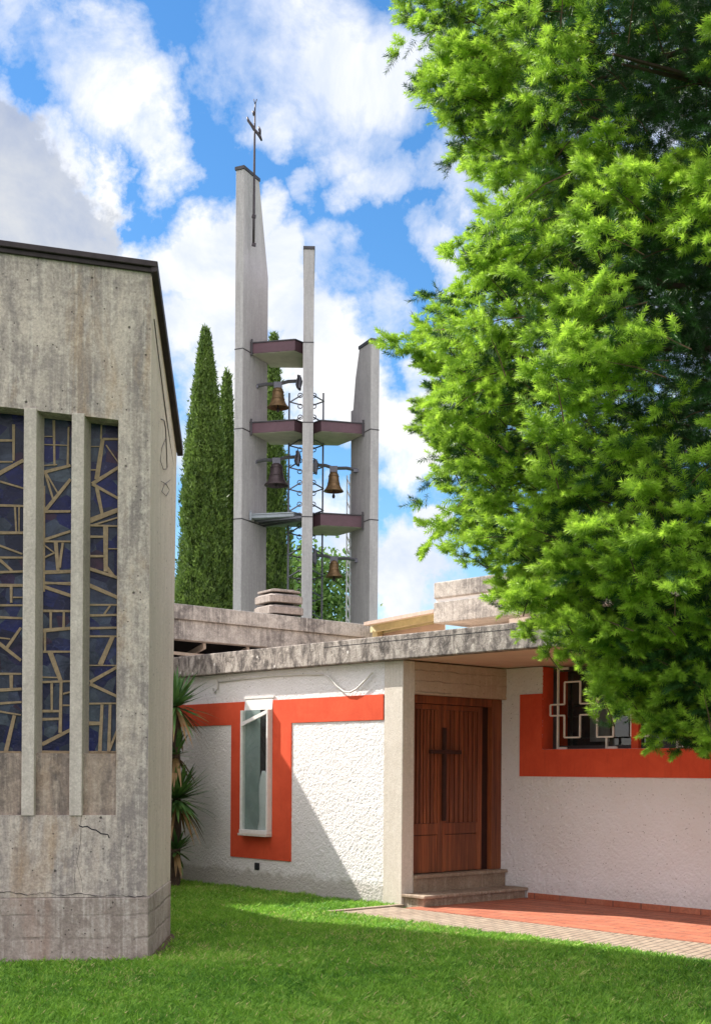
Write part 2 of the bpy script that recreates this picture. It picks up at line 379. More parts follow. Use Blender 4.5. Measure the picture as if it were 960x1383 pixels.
def np_mesh(name, V, F, mats, parent=None, loc=(0, 0, 0), mi=None, tone=None, smooth=False):
    off = WL[parent] if parent is not None else np.asarray(loc, float)
    V = np.asarray(V, np.float32)-off.astype(np.float32); F = np.asarray(F, np.int32); k = F.shape[1]
    me = bpy.data.meshes.new(name)
    me.vertices.add(len(V)); me.vertices.foreach_set('co', V.ravel())
    me.loops.add(F.size); me.loops.foreach_set('vertex_index', F.ravel())
    me.polygons.add(len(F)); me.polygons.foreach_set('loop_start', np.arange(0, F.size, k, dtype=np.int32))
    me.polygons.foreach_set('loop_total', np.full(len(F), k, np.int32))
    o = link(name, me, mats, parent, loc)
    if mi is not None: me.polygons.foreach_set('material_index', np.asarray(mi, np.int32))
    if tone is not None:
        a = me.attributes.new('tone', 'FLOAT', 'FACE'); a.data.foreach_set('value', np.asarray(tone, np.float32))
    if smooth: me.polygons.foreach_set('use_smooth', [True]*len(F))
    me.update(calc_edges=True); me.validate()
    return o
def tag(o, label, cat, group=None):
    o['label'] = label; o['category'] = cat
    if group: o['group'] = group
    return o
def thing(name, label, cat, loc, group=None):
    o = bpy.data.objects.new(name, None); COL.objects.link(o); o.location = tuple(map(float, loc)); o.empty_display_size = 0.3
    WL[o] = np.asarray(loc, float); return tag(o, label, cat, group)
def structure(o, kind='structure'): o['kind'] = kind; return o

def vnoise(x, y, seed=0):
    xi = np.floor(x).astype(np.int64); yi = np.floor(y).astype(np.int64); fx = x-xi; fy = y-yi
    fx = fx*fx*(3-2*fx); fy = fy*fy*(3-2*fy)
    def h(a, b):
        n = (a*374761393+b*668265263+seed*974634721) & 0x7fffffff
        n = ((n ^ (n >> 13))*1274126177) & 0x7fffffff
        return ((n ^ (n >> 16)) & 0xffff)/65535.0
    return (h(xi, yi)*(1-fx)+h(xi+1, yi)*fx)*(1-fy)+(h(xi, yi+1)*(1-fx)+h(xi+1, yi+1)*fx)*fy
def rough_panel(name, v, u0, u1, z0, z1, m, parent, step=0.0085, amp=0.0068, seed=1):
    nu, nz = int((u1-u0)/step)+1, int((z1-z0)/step)+1
    us = np.linspace(u0, u1, nu); zs = np.linspace(z0, z1, nz); UU, ZZ = np.meshgrid(us, zs)
    wx = UU+0.01*vnoise(UU*30, ZZ*30, 9); wz = ZZ+0.01*vnoise(UU*30+7, ZZ*30, 5)
    n = 0.55*vnoise(wx*66, wz*66, seed)+0.3*vnoise(wx*115, wz*115, seed+1)+0.3*vnoise(wx*27, wz*27, seed+2)
    d = -(np.clip(n-0.25, 0, 1)**0.8)*amp*1.6
    P = O3[None, None, :] + UU[..., None]*U3 + (v+d)[..., None]*N3; P[..., 2] = ZZ
    idx = np.arange(nu*nz).reshape(nz, nu)
    F = np.stack([idx[:-1, :-1], idx[:-1, 1:], idx[1:, 1:], idx[1:, :-1]], -1).reshape(-1, 4)
    return np_mesh(name, P.reshape(-1, 3), F, m, parent, smooth=True)

# ---------------------------------------------------------------- ground
g = MB(); g.face([(-1500, -300, 0), (1500, -300, 0), (1500, 3000, 0), (-1500, 3000, 0)])
structure(obj('ground', g, M['ground']))
g = MB(); g.ubox(0.36, 9.0, -1.14, -0.203, -0.05, 0.018)
structure(obj('path', g, M['brickpath'], bevel=0.006))
g = MB(); g.ubox(0.55, 9.0, -0.20, 1.885, -0.05, 0.022)
structure(obj('patio', g, M['terracotta']))
g = MB(); g.ubox(0.27, 0.352, -1.2, -0.015, -0.05, 0.035)
structure(obj('kerb', g, M['stone_worn'], bevel=0.008))

# ---------------------------------------------------------------- church (left)
C0 = ground(198.5, 1297)
ang = math.radians(9); cF = np.array([math.cos(ang), math.sin(ang), 0]); nF = np.array([math.sin(ang), -math.cos(ang), 0])
def F2(px, py, d=0.0): return hit(px, py, C0+nF*d, nF)          # point on the front plane, d metres proud of it
def fs(px, py, d=0.0): p = F2(px, py, d)-C0; return float(p @ cF), float(p[2])
def FP(s, z, d=0.0): return C0+cF*s+nF*d+np.array([0, 0, z])
church = thing('church', 'weathered concrete church block with tall blue stained glass slits and dark metal roof edge', 'church', C0)
sl0, zt0 = fs(32.5, 552.5); sr0, zt1 = fs(160, 567); _, zb = fs(157, 1018); _, zap = fs(157, 1101)
sTop, zTop = fs(210, 367); zTopSlope = (zTop-fs(0, 338.5)[1])/(sTop-fs(0, 338.5)[0])
ztop = lambda s: zTop+zTopSlope*(s-sTop)
zopen = lambda s: zt1+(zt1-zt0)/(sr0-sl0)*(s-sr0)
def row(px): return fs(px, 800)[0]
# slits: (left px of clear slit, right px) between flush wall and mullions
mull = [(31.5, 48.5), (96, 112.5)]
sC = (row(112.5), row(158.8)); sB = (row(48.5), row(96)); 
pitch = row(96)-row(31.5); wm = row(48.5)-row(31.5)
mus = [row(31.5), row(96)]
allm = [mus[0]-2*pitch, mus[0]-pitch, mus[0], mus[1]]            # left edges of the mullions, the first two out of frame
sL = allm[0]-(pitch-wm)
sEnd = row(158.8)
D = 0.26                                                        # wall depth at the slits
wb = MB()
back = -0.34
def wpan(s0, s1, zlo, zhi0, zhi1, d0=0.0, d1=back):
    wb.prism([FP(s0, zlo, d0), FP(s1, zlo, d0), FP(s1, zhi1, d0), FP(s0, zhi0, d0)], nF*(d1-d0))
LEFT = -9.0
zpl = fs(200, 1211)[1]
corner = 0.0
# side wall: far edge
farB = ground(229, 1263); farT = at(239, 607, 12.95); corT = FP(sTop, zTop)
wpan(sEnd, 0.0, zpl, ztop(sEnd), ztop(0.0))
wpan(LEFT, sL, zpl, ztop(LEFT), ztop(sL))
wpan(sL, sEnd, zpl, zap, zap)
wb.prism([FP(sL, zopen(sL)), FP(sEnd, zopen(sEnd)), FP(sEnd, ztop(sEnd)), FP(sL, ztop(sL))], nF*back)
obj('wall', wb, M['church'], church)
w = MB()                                                        # side wall (a splayed slab with a raked top)
pl = np.array([0, 0, zpl]); c1 = FP(0, zpl, -0.001)+cF*0.002; farM = farB+(farT-farB)*(zpl/farT[2])
w.prism([c1, farM, farT, FP(0, ztop(0))+cF*0.002], np.array([-0.2, 0.0, 0]))
obj('side_wall', w, M['church_side'], church)
w = MB()
w.prism([FP(LEFT, -0.1, 0.012), FP(0.012, -0.1, 0.012), farB+np.array([0.01, 0.01, -0.1]), farB+np.array([-0.5, 0.01, -0.1]), FP(LEFT, -0.1, -1.5)], (0, 0, zpl+0.1-0.004))
obj('plinth', w, M['plinth'], church, bevel=0.012)
w = MB()                                                        # recessed aprons under the slits
w.prism([FP(sL, zap, -0.035), FP(sEnd, zap, -0.035), FP(sEnd, zb, -0.035), FP(sL, zb, -0.035)], nF*(-0.2))
obj('window_apron', w, M['apron'], church)
for k, s0 in enumerate(allm):
    w = MB(); zl = zap-0.005
    zz = zopen(s0)+0.012
    poly = [FP(s0, zl, 0.016), FP(s0+wm, zl, 0.016), FP(s0+wm+0.048, zl, -0.21), FP(s0, zl, -0.21)]
    w.prism(poly, (0, 0, zz-zl))
    obj('mullion', w, M['mullion'], church, bevel=0.005)
SEG1 = {  # came centre lines read off the panels, zoom units
 'C1': [(770,240,725,540,34),(770,240,885,240,18),(760,135,757,240,14),(660,295,745,295,7),(660,470,735,470,11),(690,575,885,452,26),(795,285,885,415,9),(690,575,885,683,22),(725,600,765,800,28),(672,850,885,768,38),(690,885,885,825,12),(660,885,885,890,14),(792,890,792,1230,36),(660,970,790,970,18),(660,1115,790,1115,18),(810,1060,885,1060,7),(660,1205,885,1277,24),(790,1190,855,1270,30),(660,1215,720,1215,18)],
 'C2': [(660,55,885,152,30),(660,205,885,205,14),(830,205,780,275,14),(660,285,885,280,18),(660,380,885,375,18),(660,440,885,440,14),(845,440,750,655,36),(660,657,885,657,9),(675,783,885,665,26),(675,795,885,893,24),(660,943,885,940,14),(765,950,748,1300,26),(825,950,815,1300,24),(655,1090,750,1090,30),(885,1120,815,1300,18),(650,1303,885,1303,14)],
 'B1': [(405,100,410,440,18),(325,220,395,220,8),(325,280,505,287,8),(515,150,508,450,15),(325,438,430,430,9),(335,487,530,437,24),(345,490,440,652,12),(340,490,400,690,17),(340,775,530,540,26),(325,782,530,780,20),(333,590,333,1380,15),(335,992,530,928,20),(325,1005,530,1005,14),(420,1010,437,1230,28),(472,1015,447,1200,20),(330,1030,410,1090,10),(325,1130,410,1090,13),(325,1235,530,1228,28),(325,1310,530,1325,16),(325,1335,530,1403,16)],
 'B2': [(325,45,530,40,15),(325,72,530,142,18),(325,250,530,252,18),(382,255,382,380,18),(480,255,478,380,18),(325,397,530,380,28),(338,410,340,560,18),(325,555,530,555,16),(378,560,457,775,36),(318,745,430,748,11),(318,782,530,775,16),(390,790,390,995,18),(460,780,453,1160,24),(475,870,530,855,14),(315,998,460,998,20),(315,1060,460,1055,20),(315,1248,530,1137,28),(470,955,530,955,13),(305,1300,530,1303,16)],
 'A1': [(105,130,105,400,20),(-5,250,100,250,18),(-5,498,180,397,30),(-5,410,100,410,12),(5,557,180,608,14),(-5,735,180,740,18),(115,745,125,930,14),(146,745,146,930,10),(-5,940,180,940,22),(-5,1033,170,1098,15),(-5,1125,180,1125,16),(-5,1135,95,1225,22),(-5,1235,180,1228,18),(-5,1330,180,1330,18)],
 'A2': [(-5,65,175,65,15),(88,70,88,190,20),(100,150,175,150,11),(-5,208,175,208,16),(-5,298,175,305,18),(160,375,48,535,22),(-5,450,80,460,11),(-5,490,160,620,26),(-5,720,165,720,16),(88,730,88,830,26),(-5,842,165,833,24),(-5,942,165,930,18),(-5,1000,160,1027,13),(112,1030,48,1300,30),(-5,1303,160,1303,14)]}
GD = -0.22                                                      # glass plane
def add_window(s0, s1, keys, flip=False, shift=0.0):
    s0 += 0.0; zt = max(zopen(s0), zopen(s1))+0.02
    g = MB(); g.prism([FP(s0, zb-0.02, GD), FP(s1, zb-0.02, GD), FP(s1, zt, GD), FP(s0, zt, GD)], nF*(-0.02))
    win = obj('window', g, M['stained'], church)
    c = MB(); k = 0
    lo, hi = s0+0.002, s1-0.002
    for key, oy in zip(keys, (550, 780)):
        for (x0, y0, x1, y1, wd) in SEG1[key]:
            a = fs(x0/5.53, oy+y0/5.532, GD); b = fs(x1/5.53, oy+y1/5.532, GD)
            a, b = np.array(a)+[shift, 0], np.array(b)+[shift, 0]
            if flip: a[0], b[0] = s0+s1-a[0], s0+s1-b[0]
            if a[0] > b[0]: a, b = b, a
            if b[0]-a[0] > 1e-6:                                # clip to the slit
                t0 = max(0, (lo-a[0])/(b[0]-a[0])); t1 = min(1, (hi-a[0])/(b[0]-a[0]))
                if t1 <= t0: continue
                a, b = a+(b-a)*t0, a+(b-a)*t1
            if np.linalg.norm(b-a) < 0.01: continue
            d = (b-a)/np.linalg.norm(b-a); nn = np.array([-d[1], d[0]])*wd/5.53*0.0064/2*1.03
            q = [a+nn, a-nn, b-nn*0.8, b+nn*0.8]; dep = 0.010+0.0007*(k % 17); k += 1
            c.prism([FP(p[0], p[1], GD+0.001) for p in q], nF*dep)
    for (sa, sb, za, zb_) in ((s0, s0+0.008, zb, zt), (s1-0.008, s1, zb, zt), (s0, s1, zb-0.005, zb+0.008)):
        c.prism([FP(sa, za, GD+0.001), FP(sb, za, GD+0.001), FP(sb, zb_, GD+0.001), FP(sa, zb_, GD+0.001)], nF*(0.0235+0.001*(sa == s0)+0.002*(zb_ == zt)))
    obj('came', c, M['came'], win)
    return win
add_window(allm[3]+wm+0.030, sEnd, ('C1', 'C2'))
add_window(allm[2]+wm+0.030, allm[3], ('B1', 'B2'))
add_window(allm[1]+wm+0.030, allm[2], ('A1', 'A2'))
add_window(allm[0]+wm+0.030, allm[1], ('B1', 'B2'), True, allm[1]-allm[3])
add_window(sL, allm[0], ('C1', 'C2'), True, sL-allm[3]-wm-0.03)
# roof edge flashing along front and raked side
w = MB()
def flash(p, q, out, h, th, mb):
    mb.prism([p+out*0.0, p+out*th, p+out*th+np.array([0, 0, h]), p+np.array([0, 0, h])], q-p)
rA = FP(LEFT, ztop(LEFT)-0.02, 0.0); rB = FP(0.03, ztop(0.03)-0.02, 0.0)
flash(rA, rB, nF, 0.04, 0.03, w)
flash(rA+np.array([0, 0, 0.04]), rB+np.array([0, 0, 0.04])+cF*0.02, nF, 0.05, 0.06, w)
ex = np.array([1.0, 0, 0])
sT = FP(0, ztop(0)); 
w.prism([sT+np.array([0.0, -0.04, -0.02]), sT+np.array([0.06, -0.05, -0.02]), sT+np.array([0.06, -0.05, 0.07]), sT+np.array([0.0, -0.04, 0.07])], farT-sT+np.array([0, 0.08, -0.04]))
obj('roof_edge', w, M['roofmetal'], church, bevel=0.006)
w = MB()                                                        # roof plate
w.face([FP(LEFT, ztop(LEFT)+0.02, -0.01), FP(0, ztop(0)+0.02, -0.01), farT+np.array([0, 0, 0.02]), farT+np.array([-7.5, -1.5, 0.6])])
obj('roof', w, M['roofmetal'], church)
# unseen walls behind the front block, added and raked to cast the shadows
def backp(px, py, k):
    p = ground(px, py); return p-L3*k
e0 = ground(312, 1229)-L3*1.0
w = MB()
xl = -2.38
def edge(px, py):
    g_ = ground(px, py); return g_-L3*((g_[0]-xl)/LH[0])
ed = [edge(*p) for p in ((312, 1229), (387, 1246), (560, 1261), (730, 1278), (960, 1303))]
w.prism([(xl, 12.99, 0), (xl, ed[0][1]+0.1, 0)]+[tuple(p) for p in ed]+[(xl, 13.2, ed[-1][2]+0.1), (xl, 12.99, 5.0)], (-5.5, -1.2, 0))
q0, z0w = onV(395, 1040, 0); pw = A(q0, 0, z0w); pw2 = A(onV(294, 899, -.128)[0], -.128, onV(294, 899, -.128)[1])
U1 = pw-L3*3.6; U2 = pw2-L3*4.6
U0 = e0.copy()
dirU = (U2-U0)
U3e = U0+dirU*1.5
w.prism([(U0[0]-0.1, U0[1], 0), (U0[0]-0.1, U0[1], U0[2]), tuple(U1), tuple(U2), tuple(U3e), (U3e[0], U3e[1], 0)], (-0.35, -0.2, 0))
obj('shadow_caster_wall', w, M['church_side'], church)
# wires hanging down the side wall
side_n = np.array([1.0, 0.02, 0])
def onS(px, py): return hit(px, py, c1+np.array([0.022, 0, 0]), np.array([1.0, -(farB-C0)[0]/(farB-C0)[1], 0]))
w = MB()
w.tube([onS(*p) for p in [(208.5, 431), (213, 470), (222, 540), (230, 600), (236, 640)]], 0.006, 5)
w.tube([onS(*p) for p in [(218, 566), (222, 568), (224, 578), (225, 600), (226, 632)]], 0.005, 5)
w.tube([onS(*p) for p in [(225, 590), (219, 605), (217, 622), (221, 634), (226, 633)]], 0.003, 4)
w.tube([onS(*p) for p in [(234, 645), (222, 655), (219, 664), (225, 670), (229, 662), (225, 654), (218, 650)]], 0.003, 4)
obj('wire', w, M['wire'], church)
w = MB()                                                        # crack in the wall under the slits
for pts in ([(107, 1115), (112, 1117), (118, 1116), (124, 1120), (130, 1121), (137, 1126), (146, 1127), (148, 1132)], [(111, 1100), (109, 1114)], [(110, 1117), (109, 1140), (104, 1165), (111, 1190), (112, 1205)], [(101, 1180), (102, 1204)]):
    thick = 0.0055 if pts[0] == (107, 1115) else 0.002
    w.tube([F2(x, y, -0.001) for x, y in pts], thick, 5)
pts = [F2(x, 1206+0.045*x/2+1.3*math.sin(x*1.7)+random.uniform(-1, 1), 0.006) for x in range(-30, 199, 4)]
w.tube(pts, [0.0008+0.0026*random.random() for _ in pts], 5)
obj('crack', w, M['dark'], church)

# ---------------------------------------------------------------- parish house (annex)
VR = 1.9; UP = 0.296
house = thing('parish_house', 'low white rough-rendered annex with orange red bands, flat concrete roof slab and wooden door', 'building', A(0, 0, 0))
SB, ST_ = 2.985, 3.28                                          # slab bottom / top
rough_panel('street_wall', 0.0, -7.0, -0.035, -0.03, SB, M['render'], house, seed=3)
w = MB(); w.ubox(-7.0, -0.035, 0.004, 0.25, -0.03, SB-0.003)
obj('wall_core', w, M['smooth_render'], house)
rough_panel('porch_wall', VR, UP-0.10, 5.2, 0.03, 1.932, M['porch_render'], house, seed=11, amp=0.012)
uj = onV(733, 960, VR)[0]; zsill = 1.93
rough_panel('porch_wall_upper', VR, UP-0.10, uj-0.003, 1.932, SB, M['porch_render'], house, seed=12, amp=0.012)
w = MB(); w.ubox(5.2, 11, VR, VR+0.2, 0, 1.93); w.ubox(UP-0.1, 11, VR+0.004, VR+0.25, 0.0, zsill-0.02); w.ubox(UP-0.1, uj-0.02, VR+0.004, VR+0.3, zsill-0.019, SB-0.003)
obj('wall_core', w, M['smooth_render'], house)
# pillar, lintel, jambs
w = MB(); w.ubox(-0.03, UP, -0.012, 0.19, -0.05, SB-0.002)
obj('pillar', w, M['pillar'], house, bevel=0.008)
DT = 2.585; DU = 0.19
w = MB(); w.ubox(0.02, UP-0.003, 0.193, VR+0.05, DT, SB-0.004)
obj('lintel', w, M['lintel'], house, bevel=0.006)
w = MB(); w.ubox(DU-0.28, DU-0.13, 0.19, VR+0.06, 0.0, SB-0.01)
obj('door_wall', w, M['dark'], house)
# steps
w = MB(); w.ubox(DU-0.1, UP+0.005, 0.195, VR-0.01, 0.0, 0.325); w.ubox(DU-0.1, UP+0.045, 0.192, VR-0.012, 0.3255, 0.368)
obj('step', w, M['stone'], house, bevel=0.008)
w = MB(); w.ubox(UP+0.004, 0.64, 0.02, VR-0.015, -0.02, 0.118); w.ubox(UP+0.003, 0.69, -0.02, VR-0.017, 0.1185, 0.158)
obj('step', w, M['stone_worn'], house, bevel=0.010)
w = MB(); w.ubox(0.69, 9.0, VR-0.025, VR-0.006, 0.02, 0.092)
obj('skirting', w, M['terracotta'], house, bevel=0.003)
# roof slab
w = MB(); w.ubox(-8.0, 11.0, -0.150, -0.004, SB, ST_)
obj('roof_edge', w, M['slab'], house, bevel=0.012)
w = MB(); w.ubox(-8.0, 11.0, -0.003, 8.0, SB+0.012, ST_-0.03)
obj('roof', w, M['soffit'], house)
w = MB(); 
for k in range(14): 
    x = -7.5+k*1.3+random.uniform(-.3, .3); 
# groove line in the slab edge
w.ubox(-1.0, 11.0, -0.1515, -0.1495, 3.205, 3.213)
obj('roof_groove', w, M['dark'], house)
# orange bands
def UZ(px, py, v): return onV(px, py, v)
zt, zb2, zbox = 2.585, 2.268, 0.428
u0, u1, u2, u3 = -3.10, -2.795, -2.185, -1.79
w = MB(); pd = -0.020
def plate(us, zs, mb, v0=pd, v1=-0.0005): mb.ubox(us[0], us[1], v0, v1, zs[0], zs[1])
def poly_plate(pts, mb, v0=pd, v1=0.01): mb.prism([A(u, v0, z) for u, z in pts], N3*(v1-v0))
poly_plate([(-7, zt), (-7, zb2), (u0, zb2), (u0, zbox), (u3, zbox), (u3, zb2), (-0.037, zb2), (-0.037, zt), (u2, zt), (u2, 0.76), (u1, 0.76), (u1, zt)], w)
obj('painted_band', w, M['orange'], house, bevel=0.003)
# slit window in a projecting white box
wz0, wz1 = 0.775, 2.62; wu0, wu1 = u1+0.004, u2-0.004
w = MB(); vo = -0.10
fw = 0.032
w.ubox(wu0, wu0+fw, vo, 0.02, wz0+0.05, wz1-0.16); w.ubox(wu1-fw, wu1, vo, 0.02, wz0+0.05, wz1-0.16)
w.ubox(wu0, wu1, vo-0.01, 0.02, wz0, wz0+0.048)
win = obj('window', w, M['white_frame'], house, bevel=0.004)
w = MB(); w.prism([A(wu0, -0.03, wz1-0.158), A(wu1, -0.03, wz1-0.158), A(wu1, -0.012, wz1), A(wu0, -0.012, wz1)], N3*0.03)
w.ubox(wu0-0.02, wu1+0.03, -0.022, 0.0, wz1+0.0, wz1+0.028)
obj('window_head', w, M['white_frame'], win)
w = MB(); w.bar(A(wu0+0.02, vo+0.012, wz0+1.49), A(wu1-0.02, vo+0.012, wz1-0.19), 0.03, 0.05, up=(0, 0, 1))
obj('transom', w, M['white_frame'], win)
w = MB(); w.face([A(wu0+fw, vo+0.03, wz0+0.05), A(wu1-fw, vo+0.03, wz0+0.05), A(wu1-fw, vo+0.03, wz1-0.158), A(wu0+fw, vo+0.03, wz1-0.158)])
obj('pane', w, M['glass'], win)
w = MB(); w.ubox(wu0+0.02, wu0+0.355, -0.030, -0.026, wz0+0.05, wz1-0.16)
obj('blind', w, M['blind'], win)
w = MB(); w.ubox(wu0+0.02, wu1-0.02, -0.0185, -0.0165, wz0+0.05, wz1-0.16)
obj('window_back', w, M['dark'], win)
w = MB(); w.ubox(wu0-0.005, wu1+0.005, vo-0.03, -0.02, wz0-0.035, wz0-0.002)
obj('sill', w, M['pillar'], win, bevel=0.004)
# pale robed figure seen behind the pane (bas-relief depth, stands on the ledge)
w = MB(); cu = wu1-0.15
cpt = A(cu, -0.040, wz0+0.052)
prof = [(0.125, 0), (0.12, 0.05), (0.095, 0.12), (0.10, 0.3), (0.105, 0.5), (0.10, 0.62), (0.075, 0.72), (0.05, 0.78), (0.03, 0.82)]
base = len(w.V)
for r, z in prof:
    for j in range(16):
        t = 2*math.pi*j/16; rr = r*(1+0.12*math.sin(5*t+z*3))
        w.V.append(tuple(cpt+U3*rr*math.cos(t)+N3*(0.013*math.sin(t))+np.array([0, 0, z*0.98])))
for i in range(len(prof)-1):
    for j in range(16):
        w.F.append((base+i*16+j, base+i*16+(j+1) % 16, base+(i+1)*16+(j+1) % 16, base+(i+1)*16+j)); w.I.append(0)
w.F.append(tuple(base+(len(prof)-1)*16+j for j in range(16))); w.I.append(0)
off = A(cu, -0.03, wz0+0.05)
tag(obj('statue', w, M['statue'], None, off, smooth=True), 'pale draped figure standing behind the pane of the slit window', 'statue')
# cable under the slab, wall vent
w = MB()
def cab(px, py, v=-0.025): u, z = onV(px, py, v); return A(u, v, z)
w.tube([cab(*p) for p in [(294, 919), (294, 930), (291, 935), (288, 932), (288, 929)]], 0.012, 6)
w.tube([cab(*p) for p in [(296, 921), (330, 917), (370, 913), (410, 911), (438, 911)]], 0.011, 6)
w.tube([cab(x, y, -0.05) for x, y in [(438, 911), (446, 916), (454, 926), (464, 934), (473, 935), (482, 930), (493, 919), (503, 908)]], 0.011, 6)
obj('cable', w, M['pale_cable'], house, smooth=True)
w = MB(); uu, zz = onV(348, 1170, 0); w.ubox(uu-0.05, uu+0.05, -0.022, 0.0, zz-0.05, zz+0.05)
obj('wall_vent', w, M['dark'], house, bevel=0.02)

# door
door = None
zd0, zd1 = 0.370, DT-0.003
dv0, dv1 = 0.20, VR-0.01
vm = 0.80; v2 = 1.535; v3 = 1.70
w = MB(); w.ubox(DU-0.05, DU+0.03, dv0-0.005, dv0+0.02, zd0, zd1); w.ubox(DU-0.05, DU+0.03, v3, dv1, zd0, zd1); w.ubox(DU-0.05, DU+0.02, dv0+0.0205, v3-0.0005, zd1-0.10, zd1)
door = obj('door', w, M['wood'], house, bevel=0.004)
w = MB(); w.ubox(DU-0.09, DU-0.05, v2+0.005, v3, zd0, zd1)
obj('door_recess', w, M['darkwood'], door)
for a, b in ((dv0+0.022, vm-0.003), (vm+0.003, v2)):
    w = MB()
    w.ubox(DU-0.045, DU-0.020, a, b, zd0+0.005, zd1-0.105, 1)
    zs = zd0+0.62; zp = zd0+0.48
    w.ubox(DU-0.0195, DU+0.005, a, a+0.045, zd0+0.006, zd1-0.106); w.ubox(DU-0.0195, DU+0.005, b-0.085, b, zd0+0.006, zd1-0.106)
    w.ubox(DU-0.0195, DU+0.004, a+0.0455, b-0.0855, zp, zs); w.ubox(DU-0.0195, DU+0.004, a+0.0455, b-0.0855, zd1-0.17, zd1-0.107)
    w.ubox(DU-0.0195, DU+0.002, a+0.05, b-0.09, zd0+0.01, zp-0.008)
    n = 7; pw_ = (b-0.0855-a-0.0455)/n
    for k in range(n):
        aa = a+0.0455+k*pw_
        w.ubox(DU-0.0195, DU-0.002+0.003*random.random(), aa+0.009, aa+pw_-0.009, zs+0.004, zd1-0.174)
    obj('door_leaf', w, [M['wood'], M['darkwood']], door, bevel=0.003)
w = MB()
w.ubox(DU+0.007, DU+0.055, vm-0.022, vm+0.022, 1.02, 2.19)
w.ubox(DU+0.010, DU+0.062, vm-0.26, vm+0.29, 1.86, 1.91)
w.ubox(DU+0.0565, DU+0.066, vm-0.009, vm+0.009, 1.04, 2.15)
obj('door_cross', w, plain('cross_wood', (0.048, 0.015, 0.009), 0.55, 0.2, 14), door, bevel=0.006)

# porch window
w = MB()
zo0, zo1 = 1.585, 2.64; ul = onV(703, 1000, VR)[0]
po = VR-0.028
w.prism([A(ul, po, zo0), A(8.0, po, zo0), A(8.0, po, zsill), A(uj, po, zsill), A(uj, po, zo1), A(ul, po, zo1)], N3*0.02)
w.ubox(uj-0.0205, uj, VR-0.001, VR+0.56, zsill-0.03, SB-0.004)
w.ubox(uj, 8.0, VR-0.001, VR+0.30, zsill-0.03, zsill-0.002)
obj('painted_band', w, M['orange'], house, bevel=0.003)
RV = VR+0.20
w = MB()
for ua, ub in ((uj+0.001, uj+0.06), (uj+1.30, uj+1.37), (uj+2.6, uj+2.67), (uj+3.9, uj+3.97)): w.ubox(ua, ub, RV, RV+0.05, zsill, SB-0.005)
w.ubox(uj+0.061, 8, RV+0.001, RV+0.05, zsill, zsill+0.05); w.ubox(uj+0.061, 8, RV+0.001, RV+0.05, SB-0.06, SB-0.006)
win2 = obj('window', w, M['capmetal'], house)
w = MB(); w.face([A(uj, RV+0.02, zsill), A(8, RV+0.02, zsill), A(8, RV+0.02, SB-0.005), A(uj, RV+0.02, SB-0.005)]); obj('pane', w, M['glass'], win2)
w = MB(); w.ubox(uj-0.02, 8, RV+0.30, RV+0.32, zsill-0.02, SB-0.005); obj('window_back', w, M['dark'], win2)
shm = plain('grey_shutter', (0.22, 0.22, 0.23), 0.7)
for k in range(5):
    w = MB(); w.ubox(uj+0.45+k*0.9, uj+0.75+k*0.9, RV+0.18, RV+0.19, zsill+0.1, SB-0.15); obj('shutter', w, shm, win2)
w = MB(); w.ubox(uj+1.32, uj+1.42, VR+0.04, VR+0.10, zsill, SB-0.01); obj('window_post', w, M['orange'], win2)
gv = VR+0.05
def gp(px, py): return onV(px, py, gv)
gx0 = onV(751, 960, gv)[0]
yl, yh = 953.0, 965.5
ztopb, zbotb = gp(770, 921)[1], gp(770, 996)[1]
zau, zal = gp(770, 951)[1], gp(770, 966)[1]
cw = gp(783, 950)[0]-gp(762, 950)[0]; pc = gp(806, 950)[0]-gp(762, 950)[0]
c0 = gp(762, 950)[0]
w = MB(); r_ = 0.0095
def seg(a, b): w.bar(A(a[0], gv, a[1]), A(b[0], gv, b[1]), 2*r_, 2*r_, up=(N3))
up_ = [(gp(743, 950)[0], zau)]; dn_ = [(gp(743, 950)[0], zal)]
for k in range(10):
    a = c0+k*pc; b = a+cw
    up_ += [(a, zau), (a, ztopb), (b, ztopb), (b, zau)]; dn_ += [(a, zal), (a, zbotb), (b, zbotb), (b, zal)]
for L in (up_, dn_):
    for a, b in zip(L[:-1], L[1:]): 
        if abs(a[0]-b[0])+abs(a[1]-b[1]) > 1e-4: seg(a, b)
seg(up_[0], dn_[0])
for k in range(5):
    a = gx0+k*pc*1.55 if k == 0 else c0+cw*0.5+pc*(2*k-1)
    if k == 0: w.ubox(a-0.012, a+0.012, gv+0.02, gv+0.045, zsill, SB-0.004); w.ubox(a+0.017, a+0.14, gv+0.021, gv+0.045, zsill+0.002, zsill+0.03); w.ubox(a+0.017, a+0.16, gv+0.021, gv+0.045, SB-0.05, SB-0.02)
    else: w.ubox(a-0.012, a+0.012, gv+0.02, gv+0.045, zsill, zbotb); w.ubox(a+0.017, a+0.16, gv+0.021, gv+0.045, zsill+0.002, zsill+0.03)
obj('security_grille', w, plain('pinkish_white_grille', (0.80, 0.75, 0.71), 0.6, 0.05, 15), win2)

